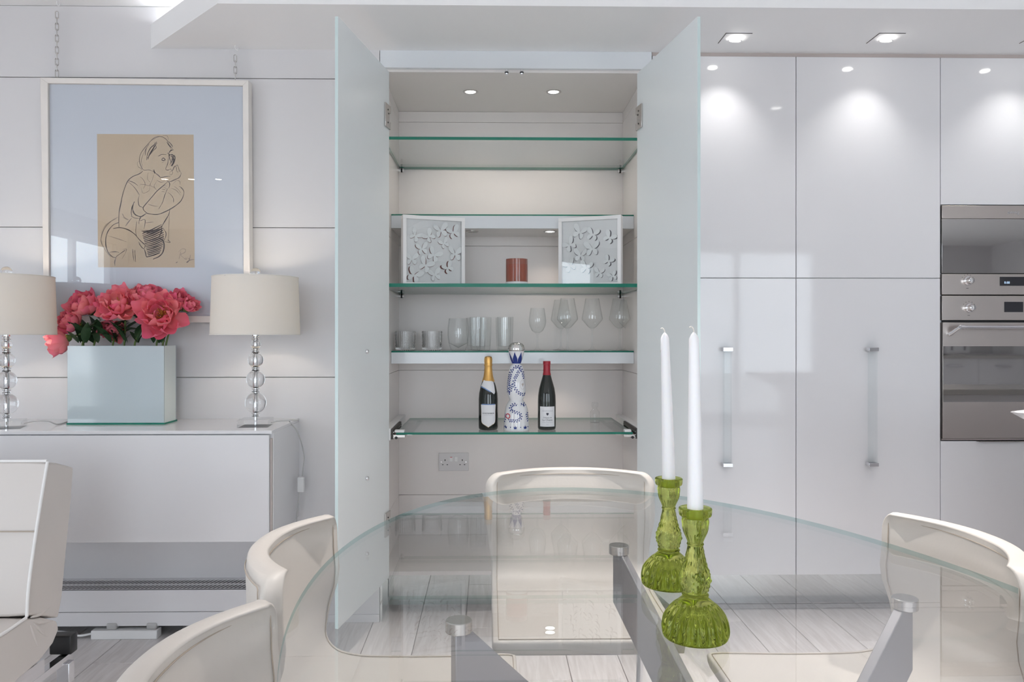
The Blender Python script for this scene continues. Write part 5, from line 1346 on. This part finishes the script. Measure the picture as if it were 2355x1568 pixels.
for q in (((2.075, 0.418), (2.115, 0.412), (2.160, 0.415)), ((2.080, 0.408), (2.120, 0.388), (2.175, 0.372)), ((2.085, 0.400), (2.115, 0.368), (2.150, 0.335)), ((2.070, 0.400), (2.085, 0.365), (2.105, 0.325))):    # folds in the leather at the hinge
    pts = catmull([(ax_ - 0.0015, y, z) for y, z in q], 6)
    MB().tube(pts, [0.001 + 0.0042 * math.sin(PI * (i + 0.5) / len(pts)) for i in range(len(pts))], 12).build('leather_fold', M['leather_w'], lc, smooth=180)
bk = box('hinge_block', M['black'], (ax_ - 0.060, ax_ + 0.004, 2.262, 2.30, 0.238, 0.294), lc, bevel=0.004)
for xs_ in (ax_ - 0.020, ax_ - aw + 0.05):
    box('frame_rail', M['chrome'], (xs_ - 0.012, xs_ + 0.012, 1.45, 2.29, 0.215, 0.236), lc, bevel=0.001)
    box('leg', M['chrome'], (xs_ - 0.014, xs_ + 0.022, 2.255, 2.285, 0.0, 0.215), lc, bevel=0.001)
    box('leg', M['chrome'], (xs_ - 0.014, xs_ + 0.022, 1.45, 1.48, 0.0, 0.215), lc, bevel=0.001)
    box('support', M['chrome'], (xs_ - 0.012, xs_ + 0.012, 1.5, 2.15, 0.236, 0.276), lc)

# ------------------------------------------------------------------ worktop and bowl beyond the right edge
wx = 1.66
isl = thing('island_unit', 'white kitchen island with grey worktop beyond the table', 'kitchen island', (wx + 0.6, 2.05, 0))
box('carcass', M['gloss'], (wx + 0.03, wx + 1.6, 1.88, 2.22, 0.10, 0.86), isl)
box('worktop', M['stone'], (wx, wx + 1.64, 1.85, 2.25, 0.86, 0.89), isl, bevel=0.003)
box('plinth', M['mirror'], (wx + 0.06, wx + 1.57, 1.92, 2.18, 0, 0.10), isl)
bx0 = atY(2325, 948, 2.05).x; bl_ = 0.64; bcx = bx0 + bl_ / 2; rz = atY(2325, 948, 2.05).z
m = MB(); nu, nv = 32, 10; vs = []; fs = []
for lay, (dz, sc_) in enumerate(((0.0, 1.0), (0.006, 0.975))):
    for j in range(nv + 1):
        f_ = j / nv; 
        for i in range(nu):
            a = 2 * PI * i / nu; ex = bl_ / 2 * math.copysign(abs(math.cos(a)) ** 1.0, math.cos(a)); ey = 0.115 * math.copysign(abs(math.sin(a)) ** 1.35, math.sin(a))
            k_ = sc_ * (0.10 + 0.90 * f_); vs.append((bcx + ex * k_, 2.05 + ey * k_, rz - 0.075 * (1 - f_ ** 2.2) + dz * (1 - f_)))
K = (nv + 1) * nu
for lay in (0, 1):
    for j in range(nv):
        for i in range(nu):
            q = [lay * K + j * nu + i, lay * K + j * nu + (i + 1) % nu, lay * K + (j + 1) * nu + (i + 1) % nu, lay * K + (j + 1) * nu + i]
            fs.append(q if lay else q[::-1])
for i in range(nu): fs.append((nv * nu + i, nv * nu + (i + 1) % nu, K + nv * nu + (i + 1) % nu, K + nv * nu + i))
fs += [list(range(nu)), [K + i for i in range(nu)][::-1]]
bw = thing('boat_bowl', 'white pointed boat-shaped bowl on the island worktop', 'bowl', (bcx, 2.05, 0.89))
m.add(vs, fs).build('dish', M['ceramic'], bw, smooth=60)
MB().lathe([(0, 0), (0.040, 0), (0.034, (rz - 0.075 - 0.89) + 0.004), (0, (rz - 0.075 - 0.89) + 0.004)], 28, (bcx, 2.05, 0.89)).build('foot', M['ceramic'], bw, smooth=40)
# round ceiling downlights further back; the row over the table is added floor fill
for row, deg, en, spots in (('row between the table and the windows', 110, 70.0, ((-0.63, -1.8), (0.17, -1.8), (0.98, -1.8))),
                            ('row along the sideboard side', 110, 40.0, ((-2.80, -0.45), (-2.57, -0.45), (-2.34, -0.45))),
                            ('added fill row over the dining table', 78, 130.0, ((0.10, 1.80), (0.90, 1.80), (1.70, 1.80)))):
    for xx, yy in spots:
        t = thing('recessed_downlight', 'small round recessed downlight in the main ceiling, ' + row, 'downlight', (xx, yy, ZC - 0.01), 'downlights in the main ceiling, ' + row)
        downlight(xx, yy, ZC, 0.042, True, t, 0, name='bezel')
        spot('downlight_beam', (xx, yy, ZC - 0.012), (xx, yy, 0), en, deg, 0.8, (1.0, 0.93, 0.88))
# kitchen counter with toasters across the room, mirrored in the oven window
ct = thing('kitchen_counter', 'pale kitchen counter against the far window wall', 'counter', (5.6, -3.2, 0))
for k in range(3):
    do = box('door', M['gloss'], (4.75 + 0.6 * k + 0.002, 5.35 + 0.6 * k - 0.002, -2.90, -2.88, 0.10, 0.89), ct, bevel=0.001)
    box('handle', M['chrome'], (4.95 + 0.6 * k, 5.15 + 0.6 * k, -2.88, -2.855, 0.80, 0.812), do)
box('carcass', M['gloss'], (4.75, 6.55, YS + 0.02, -2.90, 0.10, 0.89), ct)
box('worktop', M['stone'], (4.72, 6.58, YS + 0.01, -2.86, 0.89, 0.93), ct, bevel=0.003)
box('plinth', M['mirror'], (4.75, 6.55, YS + 0.05, -2.96, 0, 0.10), ct)
for k, (tx, lab) in enumerate(((5.42, 'white toaster at the near end of the far kitchen counter'), (5.80, 'white toaster farther along the far kitchen counter'))):
    t = thing('toaster', lab, 'toaster', (tx, -3.15, 0.93), 'toasters on the far counter')
    box('body', M['ceramic'], (tx - 0.15, tx + 0.15, -3.26, -3.04, 0.942, 1.13), t, bevel=0.02, seg=3)
    box('base', M['steel2'], (tx - 0.14, tx + 0.14, -3.25, -3.05, 0.93, 0.944), t)
    for q in (-0.08, 0.08):
        box('slot', M['dark'], (tx + q - 0.010, tx + q + 0.010, -3.041, -3.038, 0.99, 1.09), t)
        box('lever', M['chrome'], (tx + q - 0.014, tx + q + 0.014, -3.038, -3.022, 1.05, 1.06), t)
